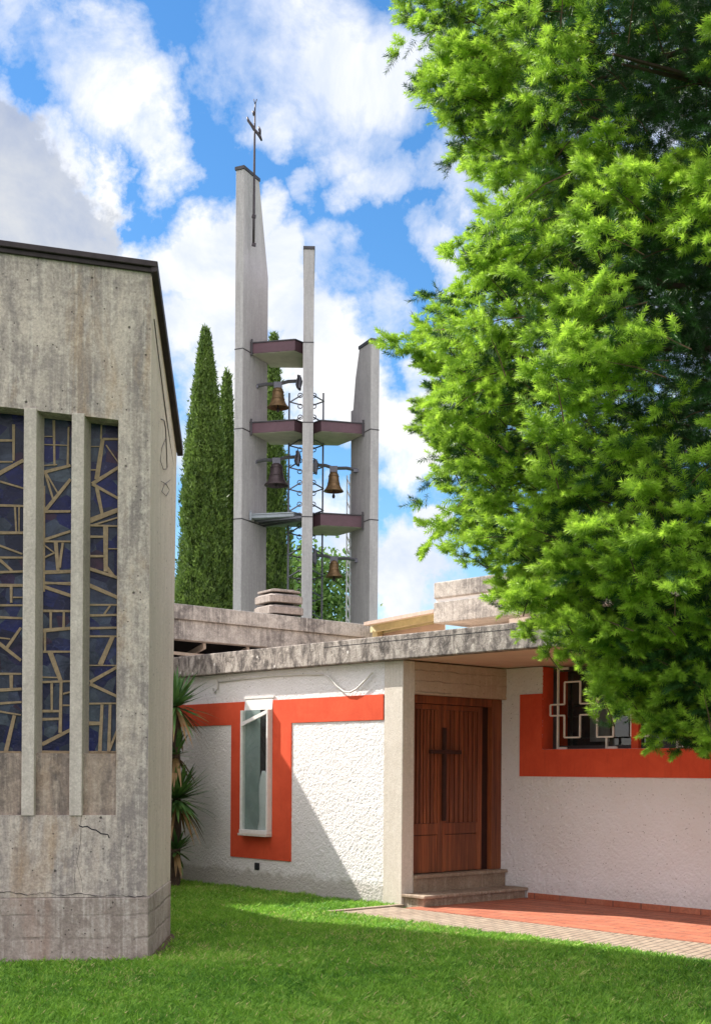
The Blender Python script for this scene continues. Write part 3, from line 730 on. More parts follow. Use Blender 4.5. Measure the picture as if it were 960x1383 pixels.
# ---------------------------------------------------------------- rear hall with stepped concrete fascia and vent stack
hu = -5.53
hall = thing('hall', 'grey hall behind the slab with stepped concrete roof fascia and louvred vent stack', 'building', A(hu, 3, 0))
w = MB(); w.ubox(hu-0.22, hu, -1.5, 5.35, 4.02, 4.26); w.ubox(hu-0.25, hu-0.045, -1.45, 5.3, 3.70, 4.019)
obj('roof_fascia', w, M['fascia'], hall, bevel=0.012)
w = MB(); w.ubox(hu-5.0, hu-0.05, -1.4, 5.3, 4.10, 4.20); obj('roof', w, M['fascia'], hall)
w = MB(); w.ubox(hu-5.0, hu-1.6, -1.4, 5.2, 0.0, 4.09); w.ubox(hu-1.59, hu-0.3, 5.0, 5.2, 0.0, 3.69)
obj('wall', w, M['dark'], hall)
w = MB()
for k in range(5):
    v = -0.3+k*0.9; w.bar(A(hu-0.3, v, 3.66), A(hu-1.58, v+0.35, 3.50), 0.05, 0.09)
w.bar(A(hu-0.5, -1.0, 3.55), A(hu-0.5, 4.8, 3.48), 0.05, 0.05); w.bar(A(hu-0.9, -1.0, 3.42), A(hu-0.9, 4.8, 3.40), 0.06, 0.06)
obj('rafter', w, M['pillar'], hall)
# vent stack
vc = at(376.5, 828, 22.4); vc[2] = 4.2
chim = None
ca, sa = math.cos(math.radians(33)), math.sin(math.radians(33))
def vsq(r, z): 
    c = 0.80*r; pts = []
    for (a, b) in ((-r, -c), (-c, -r), (c, -r), (r, -c), (r, c), (c, r), (-c, r), (-r, c)): pts.append(vc+np.array([a*ca-b*sa, a*sa+b*ca, z]))
    return pts
w = MB(); w.prism(vsq(0.20, -0.1), (0, 0, 0.58)); chim = obj('chimney', w, M['dark'], hall)
for k, (r, z, h) in enumerate(((0.33, -0.10, 0.12), (0.335, 0.10, 0.115), (0.325, 0.295, 0.11))):
    w = MB(); a = vsq(r, z); b = vsq(r*0.84, z+h+0.035)
    w.prism(a, (0, 0, h)); 
    for i in range(8):
        j = (i+1) % 8; w.face([a[i]+np.array([0, 0, h]), a[j]+np.array([0, 0, h]), b[j], b[i]])
    w.face(b)
    obj('louvre', w, M['vent'], chim, bevel=0.006)
w = MB(); w.prism(vsq(0.29, 0.475), (0, 0, 0.035)); w.prism(vsq(0.22, 0.5105), (0, 0, 0.02)); obj('cap', w, M['vent'], chim, bevel=0.006)

# upper concrete block right of the tower
vb = 2.7
ub0 = onV(585, 815, vb)[0]; zU = onV(585, 787, vb)[1]; zM = onV(585, 812, vb)[1]; zL = onV(585, 842, vb)[1]
block = thing('upper_storey', 'raised concrete roof block with two stepped courses beside the tower and fir', 'building', A(ub0+2, vb, 0))
w = MB(); w.ubox(ub0, ub0+7, vb, vb+3.2, zM+0.03, zU); obj('parapet', w, M['fascia'], block, bevel=0.02)
w = MB(); w.ubox(ub0+0.02, ub0+7, vb+0.03, vb+3.1, zM-0.02, zM+0.029); obj('flashing', w, M['white_frame'], block)
w = MB(); w.ubox(ub0, ub0+7, vb+0.005, vb+3.2, zL, zM-0.021); obj('beam', w, M['fascia'], block, bevel=0.012)
w = MB(); w.ubox(ub0+1.2, ub0+7, vb+0.3, vb+3.0, 3.26, zL-0.003); obj('wall', w, M['smooth_render'], block)
w = MB(); w.ubox(ub0-1.3, ub0+1.19, vb+0.9, vb+3.0, 3.26, zL-0.003); obj('recess', w, M['soffit'], block)

# cream lean-to roof left of the block
pA = at(494, 841, 21.5); pB = at(588, 823.5, 19.6)
lean = thing('lean_to_roof', 'cream steel lean-to roof with exposed rafters between tower and concrete block', 'roof', (pB[0], pB[1], 0))
dn = np.array([0, 0, -1.0]); bk = np.array([0.35, 2.2, 0.25])
w = MB(); w.prism([pA, pB, pB+bk, pA+bk], dn*0.05); obj('roof_sheet', w, M['cream'], lean)
w = MB(); w.bar(pA+dn*0.02, pB+dn*0.02, 0.08, 0.055); obj('gutter', w, plain('pale_gutter', (0.42, 0.33, 0.27), 0.6), lean)
w = MB()
w.bar(pA+bk*0.30+dn*0.12, pB+bk*0.30+dn*0.10, 0.06, 0.10); w.bar(pA+bk*0.65+dn*0.14, pB+bk*0.65+dn*0.12, 0.06, 0.12)
for t in (0.05,):
    p = pA+(pB-pA)*t+bk*0.30+dn*0.15; w.bar(p, np.array([p[0], p[1], 3.25]), 0.08, 0.08, up=(1, 0, 0))
    w.bar(p+dn*0.05, p+bk*0.7+dn*0.02, 0.06, 0.1)
obj('rafter', w, M['cream'], lean)
w = MB(); q = pA+bk*0.7; q2 = pB+bk*0.7
w.prism([np.array([q[0], q[1], 3.2]), np.array([q2[0], q2[1], 3.2]), q2+dn*0.06, q+dn*0.06], (0.02, 0.12, 0)); obj('wall', w, M['soffit'], lean)

# ---------------------------------------------------------------- bell tower
YT = 36.0
tc = at(414, 1040, 36.5)
tower = thing('bell_tower', 'tall grey concrete bell tower of three fin piers with plum platforms and rooftop cross', 'bell tower', (tc[0], tc[1], 0))
th = math.radians(25)
dL = np.array([math.sin(th), math.cos(th), 0]); tL = np.array([-math.cos(th), math.sin(th), 0])
dR = np.array([-math.sin(th), math.cos(th), 0]); tR = np.array([math.cos(th), math.sin(th), 0])
cL = at(326.5, 700, YT); cL[2] = 0; cR = at(499.5, 700, YT); cR[2] = 0
def zat(py, Y): return EYE+(CY-py)/FPX*Y
LB = 1.42; TH = 0.26
pL = [(0, 0), (LB, 0), (LB, zat(375, 37.2)), (0.86, zat(247, 36.75)), (0, zat(229, YT))]
topz = pL[-1][1]; pL[3] = (0.86, topz)
pR = [(0, 0), (1.19, 0), (1.30, zat(585, 37.2)), (1.32, zat(554, 37.1)), (1.17, zat(553, 37)), (1.02, zat(510, 36.9)), (0.78, zat(461, YT)), (0, zat(461, YT))]
def pier(c, d, t, prof):
    w = MB(); w.prism([c+d*s+np.array([0, 0, z]) for s, z in prof], t*TH); return w
P1 = obj('pier', pier(cL, dL, tL, pL), M['tower'], tower, bevel=0.012)
P2 = obj('pier', pier(cR, dR, tR, pR), M['tower'], tower, bevel=0.012)
YM = 35.2
cM = at(415, 700, YM); cM[2] = 0; dM = np.array([cM[0], cM[1], 0]); dM /= np.linalg.norm(dM); xM = np.array([dM[1], -dM[0], 0]); TM = 0.287
topM = zat(337, YM)
def mbox(w, s0, s1, x0, x1, z0, z1): w.prism([cM+dM*s0+xM*x0+np.array([0, 0, z0]), cM+dM*s0+xM*x1+np.array([0, 0, z0]), cM+dM*s1+xM*x1+np.array([0, 0, z0]), cM+dM*s1+xM*x0+np.array([0, 0, z0])], (0, 0, z1-z0))
w = MB(); mbox(w, 0, 2.8, -TM/2, TM/2, 0, topM)
P3 = obj('pier', w, M['tower'], tower, bevel=0.012)
# caps
w = MB(); w.prism([cL-dL*0.03-tL*0.02+np.array([0, 0, topz+0.002]), cL+dL*0.88-tL*0.02+np.array([0, 0, topz+0.002]), cL+dL*0.88+tL*(TH+0.02)+np.array([0, 0, topz+0.002]), cL-dL*0.03+tL*(TH+0.02)+np.array([0, 0, topz+0.002])], (0, 0, 0.09)); obj('cap', w, M['capmetal'], P1)
zr = pR[-1][1]
w = MB(); w.prism([cR-dR*0.03-tR*0.02+np.array([0, 0, zr+0.002]), cR+dR*0.80-tR*0.02+np.array([0, 0, zr+0.002]), cR+dR*0.80+tR*(TH+0.02)+np.array([0, 0, zr+0.002]), cR-dR*0.03+tR*(TH+0.02)+np.array([0, 0, zr+0.002])], (0, 0, 0.09)); obj('cap', w, M['capmetal'], P2)
w = MB(); mbox(w, -0.02, 2.82, -TM/2-0.015, TM/2+0.015, topM+0.002, topM+0.08); obj('cap', w, M['capmetal'], P3)
# joints
def joint(c, d, t, lb, z, par):
    w = MB(); e = 0.004
    w.prism([c-d*e-t*e+np.array([0, 0, z]), c+d*(lb+e)-t*e+np.array([0, 0, z]), c+d*(lb+e)+t*(TH+e)+np.array([0, 0, z]), c-d*e+t*(TH+e)+np.array([0, 0, z])], (0, 0, 0.03)); obj('joint', w, M['capmetal'], par)
zj = [zat(472, YT), zat(580, YT), zat(702, YT)]
for z in zj: joint(cL, dL, tL, LB, z, P1)
for z, l in ((zj[1], 1.31), (zj[2], 1.25)): joint(cR, dR, tR, l, z, P2)
for z in (zat(463.5, YM), zat(571.5, YM), zat(699, YM)):
    w = MB(); mbox(w, -0.004, 2.804, -TM/2-0.004, TM/2+0.004, z, z+0.03); obj('joint', w, M['capmetal'], P3)
def XY(px, Y): p = at(px, 600, Y); return np.array([p[0], p[1], 0.0])
mLft = lambda s: cM+dM*s-xM*(TM/2+0.003); mRgt = lambda s: cM+dM*s+xM*(TM/2+0.003)
def plat(side, ytop, hpx, m_f, thin=False):
    z1 = zat(ytop, 36.4); z0 = z1-hpx*0.0205
    if side == 'L': poly = [cL+dL*0.42-tL*0.004, XY(397.5, 36.05), mLft(1.15), mLft(2.45), cL+dL*1.40-tL*0.004+np.array([0.05, 0.35, 0]), cL+dL*1.40-tL*0.004]
    else: poly = [cR+dR*0.40-tR*0.004, XY(433.5, 36.05), mRgt(1.15), mRgt(2.45), cR+dR*1.66-tR*0.02+np.array([-0.2, 0.2, 0]), cR+dR*1.17-tR*0.004]
    w = MB(); zv = np.array([0, 0, z0])
    w.prism([p+zv for p in poly], (0, 0, (z1-z0)))
    # soffit gets its own material
    n = len(poly)
    cen = sum(poly)/n
    o = obj('platform', w, m_f, tower)
    s_ = MB(); s_.prism([cen+(p-cen)*0.965+np.array([0, 0, z0-0.012]) for p in poly], (0, 0, 0.010)); obj('soffit', s_, M['platsoffit'] if not thin else M['greymetal'], o)
    r = MB()
    a, b = poly[0], poly[1]
    r.bar(a+np.array([0, 0, z1+0.02]), b+np.array([0, 0, z1+0.02]), 0.05, 0.03); r.bar(b+np.array([0, 0, z1+0.02]), poly[2]+np.array([0, 0, z1+0.02]), 0.05, 0.03)
    e = a*0.97+b*0.03; r.bar(e+np.array([0, 0, z0-0.06]), e+np.array([0, 0, z1+0.12]), 0.06, 0.05, up=(1, 0, 0))
    obj('platform_edge', r, M['capmetal'] if not thin else M['greymetal'], o)
    return o
plat('L', 465.5, 13.5, M['purple']); plat('L', 573, 13.5, M['purple']); plat('R', 573.5, 13.0, M['purple']); plat('R', 697.5, 15, M['purple'])
gl = plat('L', 697, 4.0, M['greymetal'], True)
w = MB()
for t in (0.3, 0.55, 0.8):
    a = cL+dL*(0.42+t)+np.array([0.02, 0, 0]); b = mLft(0.75)*(1-t*0.3)+mLft(1.4)*(t*0.3); z = zat(703, 36.6)-0.1*t
    w.bar(np.array([a[0], a[1], z]), np.array([b[0], b[1], z]), 0.06, 0.06)
obj('canopy_bar', w, M['steel'], gl)
# cross with a branch-like arm
w = MB(); Yc = 36.2
def T(px, py, Y=Yc): return at(px, py, Y)
w.tube([T(342.5, 332), T(343, 290), T(343.5, 230), T(344, 185), T(344.4, 150)], [0.036, 0.034, 0.032, 0.028, 0.022], 8)
w.tube([T(344.4, 150), T(344.8, 141)], 0.022, 6); w.tube([T(344.8, 141), T(342.8, 134)], 0.013, 5); w.tube([T(344.8, 141), T(346.8, 134)], 0.013, 5)
cross = obj('cross', w, M['darksteel'], tower, smooth=True)
w = MB(); w.tube([T(334, 158), T(335.5, 163), T(340, 169), T(343.5, 175), T(348, 180), T(351, 184), T(353.5, 190)], [0.022, 0.038, 0.042, 0.044, 0.042, 0.045, 0.026], 8)
w.tube([T(349.5, 171), T(351, 176), T(351.5, 182)], [0.02, 0.045, 0.03], 6); w.tube([T(341.8, 150), T(343, 156)], 0.03, 6)
obj('cross_arm', w, M['darksteel'], cross, smooth=True)
for y in (330, 292):
    w = MB(); w.bar(T(340.5, y), T(345.5, y+1), 0.08, 0.08); obj('bracket', w, M['darksteel'], cross)
# maintenance ladder with hoops on the back of the middle pier
YLd = 37.4
w = MB()
for px in (390.5, 436.5): w.bar(at(px-2.2, 845, YLd)+np.array([0, 0, -4.2]), at(px+0.3, 531, YLd), 0.05, 0.05, up=(1, 0, 0))
lad = obj('ladder', w, M['steel'], tower)
y = 540.0; k = 0
while y < 838:
    w = MB(); dx = -(y-690)*0.007
    for sgn, px, pm in ((1, 390.5, 405.5), (-1, 436.5, 422.5)):
        p = at(px+dx, y+(3 if sgn > 0 else 2), YLd)
        w.tube([at(pm+dx, y-6, YLd-0.5), p, at(pm+dx, y+7, YLd+0.3)], 0.022, 5)
    obj('hoop', w, M['steel'], lad)
    y += 28.0 if 0 else 29.5; k += 1
y = 534
while y < 838:
    w = MB(); dx = -(y-690)*0.007
    for px in (404.5, 423.0):
        c = at(px+dx, y, YLd-0.4); ring = [c+np.array([0.065*math.cos(t), 0.0, 0.065*math.sin(t)]) for t in np.linspace(0, 2*math.pi, 11)[:-1]]
        w.tube(ring, 0.015, 5, closed=True)
    w.bar(at(404.5+dx, y, YLd-0.4)+np.array([0.06, 0, 0]), at(423.0+dx, y, YLd-0.4)-np.array([0.06, 0, 0]), 0.02, 0.02)
    obj('rung', w, M['steel'], lad); y += 14.7
# white diagonal lattice on the inner edge of the right pier
zl0, zl1 = zat(845, 37.3), zat(640, 37.3)
la = lambda q, z: cR+dR*q+tR*0.05+np.array([0, 0, z])
w = MB(); w.bar(la(1.64, zl0-2), la(1.64, zl1), 0.03, 0.03, up=dR); w.bar(la(1.42, zl0-2), la(1.42, zl1), 0.03, 0.03, up=dR)
lat = obj('lattice_frame', w, M['lattice_white'], tower)
w = MB(); z = zl0
while z < zl1-0.3:
    w.bar(la(1.64, z+0.30), la(1.43, z+0.05), 0.022, 0.035, up=dR); w.bar(la(1.41, z+0.30), la(1.20, z+0.05), 0.022, 0.035, up=dR); z += 0.33
obj('lattice_bars', w, M['lattice_white'], lat)

# bells
def bell(px, ytop, ybot, wpx, bar, m, label, clap=None):
    Y = 36.75; c = at(px, ybot, Y); k = Y/FPX; R_ = wpx*k/2*1.06; H_ = (ybot-ytop)*k
    a = at(bar[0][0], bar[0][1], Y); b = at(bar[1][0], bar[1][1], Y)
    root = thing('bell', label, 'bell', (c[0], c[1], c[2]), 'bells hanging in the tower')
    w = MB(); outer = [(1.0, 0.0), (0.97, 0.05), (0.82, 0.14), (0.68, 0.28), (0.58, 0.45), (0.53, 0.65), (0.50, 0.82), (0.44, 0.93), (0.30, 0.99), (0.0, 1.0)]
    inner = [(0.0, 0.9), (0.42, 0.8), (0.50, 0.45), (0.75, 0.14), (0.93, 0.0)]
    w.lathe(c, [(r*R_, z*H_) for r, z in inner+outer], 28)
    w.F = w.F[:-2]; w.I = w.I[:-2]
    body = obj('bell_body', w, m, root, smooth=True)
    w = MB(); w.lathe(c, [(R_*0.60, H_*0.42), (R_*0.625, H_*0.43), (R_*0.62, H_*0.45), (R_*0.58, H_*0.46)], 28); w.lathe(c, [(R_*0.535, H_*0.78), (R_*0.555, H_*0.79), (R_*0.53, H_*0.81)], 28)
    obj('moulding', w, m, body, smooth=True)
    mid = at(px, (bar[0][1]+bar[1][1])/2+1, Y)
    w = MB(); w.tube([a, (a*0.75+b*0.25)+np.array([0, 0, 0.02]), mid, (a*0.25+b*0.75)+np.array([0, 0, 0.02]), b], 0.05, 6); w.bar(mid-np.array([0.11, 0, 0.03]), mid+np.array([0.11, 0, -0.03]), 0.14, 0.17)
    outer_pt = a if abs(bar[0][0]-414) > abs(bar[1][0]-414) else b
    w.bar(outer_pt-np.array([0.10, 0, 0.02]), outer_pt+np.array([0.06, 0, -0.02]), 0.12, 0.08); 
    inner_pt = b if outer_pt is a else a
    ring = [inner_pt+np.array([0.02*math.sin(t*3), 0.0, 0])+np.array([0.05*math.cos(t), 0.14*math.cos(t), 0.20*math.sin(t)-0.05]) for t in np.linspace(0, 2*math.pi, 15)[:-1]]
    w.tube(ring, 0.032, 5, closed=True); w.bar(inner_pt+np.array([0, -0.05, -0.22]), inner_pt+np.array([0, -0.05, 0.14]), 0.10, 0.07, up=(0, 1, 0))
    obj('yoke', w, M['steel'], root)
    w = MB()
    for dx in (-0.07, 0.0, 0.07): w.tube([c+np.array([dx, 0, H_*0.97]), c+np.array([dx*0.8, 0, mid[2]-c[2]])], 0.02, 6)
    obj('crown_strap', w, M['steel'], root)
    w = MB(); zc = -(0.10 if clap is None else clap*k)
    w.tube([c+np.array([0, 0, H_*0.6]), c+np.array([0, 0, zc+0.05])], 0.02, 6); w.tube([c+np.array([0, 0, zc+0.10]), c+np.array([0, 0, zc+0.04]), c+np.array([0, 0, zc-0.02])], [0.025, 0.045, 0.03], 8)
    obj('clapper', w, M['darksteel'], root)
bell(375.5, 524, 551, 28, ((346, 521.5), (404, 514.5)), M['bronze'], 'golden bronze bell under the topmost plum platform on the left')
bell(373.5, 626, 656, 31, ((344, 624), (402, 617)), M['darkbronze'], 'dark blackened bell under the middle platform, left of the central pier', 1)
bell(450.5, 638, 664, 25.5, ((426, 628), (482, 635)), M['bronze'], 'bronze bell with long hanging clapper under the middle platform, right of the central pier', 8)
bell(451, 757, 779.5, 22, ((425, 750), (484, 757)), M['bronze'], 'smallest orange bronze bell below the lowest plum platform on the right')

# ---------------------------------------------------------------- trees
def tri_leaves(C, Dr, Nn, ln, wd):
    """triangles: base centre C, direction Dr, side Nn"""
    s = Nn*(wd/2)[:, None]; V = np.stack([C-s, C+s, C+Dr*ln[:, None]], 1)
    return V.reshape(-1, 3), np.arange(len(C)*3).reshape(-1, 3)
def unit(a): return a/(np.linalg.norm(a, axis=-1, keepdims=True)+1e-9)
def cypress(px, ytop, wpx, Y, label, n, seed):
    r = np.random.default_rng(seed)
    base = at(px, 1000, Y); base[2] = 0; H_ = zat(ytop, Y); R_ = wpx*Y/FPX/2
    top = at(px, ytop, Y); 
    root = thing('cypress_tree', label, 'tree', base, 'cypresses around the bell tower')
    w = MB(); w.tube([base, base+np.array([0, 0, H_*0.5]), base+np.array([0, 0, H_*0.93])], [0.2, 0.12, 0.03], 8); obj('trunk', w, M['bark'], root)
    def prof(t): return R_*np.clip(np.minimum(1.0, 1.55*(1-t)**0.78+0.02), 0, 1)*np.minimum(1, 0.7+t*3)
    # tufts: short upswept sprigs grouped on the surface
    nt_ = n//16
    azt = r.uniform(0, 2*math.pi, nt_); tt_ = r.uniform(0.0, 1.0, nt_)**0.9
    lobt = 0.74+0.36*vnoise(azt*2.6+seed, tt_*9, seed)+0.28*vnoise(azt*7, tt_*26, seed+3)
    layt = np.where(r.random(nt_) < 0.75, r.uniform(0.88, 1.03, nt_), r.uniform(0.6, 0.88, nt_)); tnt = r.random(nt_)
    gi = r.integers(0, nt_, n); az = azt[gi]; t = tt_[gi]; lob = lobt[gi]; lay = layt[gi]
    rad = prof(t)*lob*lay
    C = np.stack([base[0]+rad*np.cos(az), base[1]+rad*np.sin(az), t*H_*0.985], 1)+r.normal(0, 1, (n, 3))*np.array([0.045, 0.045, 0.085])
    out = np.stack([np.cos(az), np.sin(az), np.zeros(n)], 1)
    Dr = unit(out*r.uniform(0.0, 0.8, n)[:, None]+np.array([0, 0, 0.9])+r.normal(0, 0.38, (n, 3)))
    Nn = unit(np.cross(Dr, out+r.normal(0, 0.7, (n, 3))))
    ln = r.uniform(0.07, 0.19, n)*(1-0.3*t); wd = r.uniform(0.03, 0.075, n)
    V, F = tri_leaves(C, Dr, Nn, ln, wd)
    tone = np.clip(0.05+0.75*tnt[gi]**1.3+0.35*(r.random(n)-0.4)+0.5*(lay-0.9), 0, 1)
    # dense inner body
    k = 24; rings = 40; CV = []; CF = []
    for i in range(rings):
        tt = i/(rings-1)*0.97
        for j in range(k):
            a = 2*math.pi*j/k; rr = float(prof(tt))*0.80*(0.8+0.34*float(vnoise(np.array([a*2.6+seed]), np.array([tt*9]), seed)[0])); CV.append((base[0]+rr*math.cos(a), base[1]+rr*math.sin(a), tt*H_))
    b0 = len(V)
    for i in range(rings-1):
        for j in range(k):
            a, b, c, d = b0+i*k+j, b0+i*k+(j+1) % k, b0+(i+1)*k+(j+1) % k, b0+(i+1)*k+j; CF += [(a, b, c), (a, c, d)]
    V = np.concatenate([V, np.array(CV)]); F = np.concatenate([F, np.array(CF)])
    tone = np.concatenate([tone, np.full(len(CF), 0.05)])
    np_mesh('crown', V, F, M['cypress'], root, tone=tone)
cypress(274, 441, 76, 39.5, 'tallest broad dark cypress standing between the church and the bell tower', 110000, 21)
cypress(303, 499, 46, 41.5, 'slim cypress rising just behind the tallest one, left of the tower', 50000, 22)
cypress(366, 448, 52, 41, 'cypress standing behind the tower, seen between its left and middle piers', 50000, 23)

def broad_tree(px, ytop, wpx, Y, zlow, label, n, seed):
    r = np.random.default_rng(seed); base = at(px, 1000, Y); base[2] = 0; H_ = zat(ytop, Y); R_ = wpx*Y/FPX/2
    root = thing('leafy_tree', label, 'tree', base)
    w = MB(); w.tube([base, base+np.array([0.1, 0, H_*0.4]), base+np.array([0.0, 0.1, H_*0.9])], [0.16, 0.11, 0.03], 8)
    cl = []
    for k in range(34):
        a = r.uniform(0, 2*math.pi); z = r.uniform(zlow, H_-0.5); q = R_*r.uniform(0.25, 1.0)*math.sin(math.pi*min(1, 0.25+0.75*(H_-z)/(H_-zlow)))
        p = base+np.array([q*math.cos(a), q*math.sin(a), z]); cl.append(p)
        w.tube([base+np.array([0, 0, z-0.6]), (base+np.array([0, 0, z])+p)/2, p], [0.05, 0.035, 0.012], 5)
    obj('trunk', w, M['bark'], root)
    cl = np.array(cl); ci = r.integers(0, len(cl), n)
    C = cl[ci]+r.normal(0, 1, (n, 3))*np.array([0.38, 0.38, 0.34])
    Dr = unit(r.normal(0, 1, (n, 3))+np.array([0, 0, -0.3])); Nn = unit(np.cross(Dr, r.normal(0, 1, (n, 3))))
    s1 = Nn*(r.uniform(0.05, 0.09, n))[:, None]; ln = r.uniform(0.14, 0.24, n)[:, None]
    V = np.stack([C, C+Dr*ln*0.45+s1, C+Dr*ln, C+Dr*ln*0.45-s1], 1).reshape(-1, 3); F = np.arange(n*4).reshape(-1, 4)
    np_mesh('crown', V, F, M['broad'], root, tone=r.random(n))
broad_tree(428, 742, 90, 50, 5.0, 'light green leafy tree seen through the lower openings of the bell tower', 9000, 31)

# ---------------------------------------------------------------- yucca plants beside the church
def yucca(px, Y, heads, label, seed):
    r = np.random.default_rng(seed); base = at(px, 1150, Y); base[2] = 0
    root = thing('yucca_plant', label, 'plant', base)
    tr = MB(); LV = []; LF = []; DV = []; DF = []; t1 = []; t2 = []
    for (hx, hy, rad, n) in heads:
        h = at(hx, hy, Y)
        tr.tube([base+np.array([r.uniform(-.05, .05), 0, -0.03]), (base+h)/2+np.array([0.04, 0, 0.1]), h], [0.07, 0.055, 0.06], 9)
        for k in range(n):
            a = r.uniform(0, 2*math.pi); el = r.uniform(-0.75, 1.35); dead = el < -0.35 and r.random() < 0.8
            d = np.array([math.cos(a)*math.cos(el), math.sin(a)*math.cos(el), math.sin(el)]); side = np.cross(d, [0, 0, 1.0]); side /= np.linalg.norm(side)
            L = rad*r.uniform(0.75, 1.15); wv = r.uniform(0.018, 0.03); dr = r.uniform(0.02, 0.25)*L
            if dead: L *= 0.9; dr = 0.5*L
            V, F, TT = (DV, DF, t2) if dead else (LV, LF, t1); b = len(V)
            for i, (s, ww) in enumerate(((0.03, 0.6), (0.35, 1.0), (0.7, 0.75), (1.0, 0.08))):
                p = h+d*L*s+np.array([0, 0, -dr*s*s]); V += [p-side*wv*ww, p+side*wv*ww]
            for i in range(3): F.append((b+2*i, b+2*i+1, b+2*i+3, b+2*i+2)); TT.append(r.random())
    obj('trunk', tr, M['bark'], root)
    np_mesh('leaves', LV, LF, M['yucca'], root, tone=t1)
    if DV: np_mesh('dead_leaves', DV, DF, M['deadleaf'], root, tone=t2)
yucca(233, 18.1, [(237, 955, 0.62, 150), (238, 1020, 0.45, 60), (239, 1080, 0.62, 230), (238, 1150, 0.4, 60)], 'spiky yucca with green leaf heads and dry hanging leaves beside the church corner', 41)

# ---------------------------------------------------------------- big fir on the right
def fir():
    r = np.random.default_rng(77)
    base = np.array([3.75, 9.3, 0.0])
    root = thing('fir_tree', 'large fir with bright green new shoots filling the right side before the porch', 'tree', base)
    w = MB(); w.tube([base+np.array([0, 0, -0.05]), base+np.array([0, 0, 4]), base+np.array([0.05, 0, 9]), base+np.array([0, 0, 13.6])], [0.30, 0.24, 0.13, 0.02], 12)
    zt = np.array([1.60, 1.85, 2.2, 2.6, 3.05, 3.5, 3.98, 4.25, 4.83, 5.3, 5.68, 6.15, 6.6, 7.16, 8.2, 9.5, 11.5, 13.4])
    Rt = np.array([1.0, 1.55, 2.10, 2.55, 2.98, 3.32, 3.32, 3.34, 3.46, 3.02, 3.06, 3.26, 3.60, 3.62, 2.9, 2.3, 1.3, 0.3])
    POS = []; FWD = []; UPV = []; SC = []; NEW = []; TW = MB()
    nrmv = lambda a: a/np.linalg.norm(a)
    def shoot(p, d, up, sc, new): POS.append(p); FWD.append(nrmv(d)); UPV.append(up); SC.append(sc); NEW.append(new)
    def add_frond(tip, out_az, pitch, L, bright):
        out = np.array([math.cos(out_az), math.sin(out_az), 0]); d = out*math.cos(pitch)+np.array([0, 0, math.sin(pitch)])
        side = np.array([-out[1], out[0], 0.0])+np.array([0, 0, r.uniform(-0.5, 0.5)]); side = nrmv(side-d*(side@d))
        up = np.cross(d, side); up = up if up[2] > 0 else -up
        b0 = tip-d*L; droop = r.uniform(0.05, 0.22)*L
        ax = lambda t: b0+d*L*t+np.array([0, 0, droop*2.4*t*(1-t)])
        TW.tube([ax(0.1), ax(0.4), ax(0.7)], [0.005, 0.004, 0.002], 3)
        nl = max(4, int(L/0.066))
        for i in range(nl):
            t = 0.08+0.88*i/(nl-1); sg = 1 if i % 2 else -1
            ll = (0.26*(1-t)+0.07)*r.uniform(0.7, 1.25)
            ld = nrmv(d*0.62+side*sg*0.78+up*r.uniform(-0.3, 0.35)); p = ax(t); ns = max(1, int(ll/0.105))
            for k in range(ns):
                q = p+ld*(ll*(k+0.2)/ns); last = k == ns-1
                new = (r.random() < bright) if last else (r.random() < bright*0.35)
                shoot(q, ld+r.normal(0, 0.18, 3), up, r.uniform(0.095, 0.15), new)
                if last and new:
                    for s2 in (-1, 1):
                        if r.random() < 0.7: shoot(q+ld*0.015, ld*0.75+np.cross(up, ld)*s2*0.7+up*r.uniform(-0.1, 0.35), up, r.uniform(0.075, 0.115), True)
                if r.random() < 0.35: shoot(q, ld*0.5+up*r.uniform(0.4, 0.9)+r.normal(0, 0.2, 3), up, r.uniform(0.06, 0.10), r.random() < bright*0.8)
        for s2 in (-0.7, 0, 0.7): shoot(ax(0.95), d+side*s2+up*0.1, up, r.uniform(0.08, 0.12), r.random() < bright)
    limbs = w
    N = 2900
    for i in range(N):
        z = r.uniform(1.80, 8.4) if i < N*0.95 else r.uniform(8.4, 13.2)
        u = r.random()
        azd = r.uniform(105, 300) if u < 0.90 else r.uniform(-60, 105)
        az = math.radians(azd); R_ = float(np.interp(z, zt, Rt))
        n1 = float(vnoise(np.array([azd/11.0+z*0.5]), np.array([z*1.7]), 5)[0]); n2 = float(vnoise(np.array([azd/5.0]), np.array([z*3.6]), 6)[0])
        left = math.exp(-((azd-181)/22)**2)
        lob = 0.68+0.30*n1+0.14*n2
        lob = lob*(1-left*0.55)+left*0.55*(1.0+0.05*r.random())
        lay = r.random()
        if lay < 0.52: f, br = r.uniform(0.93, 1.0), (0.97 if r.random() < (0.72 if z > 3.6 else 0.92) else 0.45)  # more bright shoots low down, standing in for sun on the lower boughs
        elif lay < 0.85: f, br = r.uniform(0.70, 0.92), 0.15
        else: f, br = r.uniform(0.45, 0.72), 0.0
        gap = 0.65*float(vnoise(np.array([azd/10.0+z*0.8]), np.array([z*1.5]), 51)[0])+0.35*float(vnoise(np.array([azd/4.5]), np.array([z*3.3]), 52)[0])
        if gap < 0.38 and 196 < azd < 300 and not (z > 6.0 and azd > 225) and lay < 0.88 and r.random() < 0.9: continue
        rr = R_*lob*f
        tip = base+np.array([rr*math.cos(az), rr*math.sin(az), z+r.normal(0, 0.06)])
        add_frond(tip, az+r.normal(0, 0.45), r.normal(0.0, 0.38), r.uniform(0.35, 0.68)*min(1, rr/1.0), br)
        if i % 40 == 0:
            b = base+np.array([0, 0, z+0.2]); limbs.tube([b, b*0.5+tip*0.5+np.array([0, 0, 0.06]), tip*0.85+b*0.15], [0.035, 0.022, 0.008], 5)
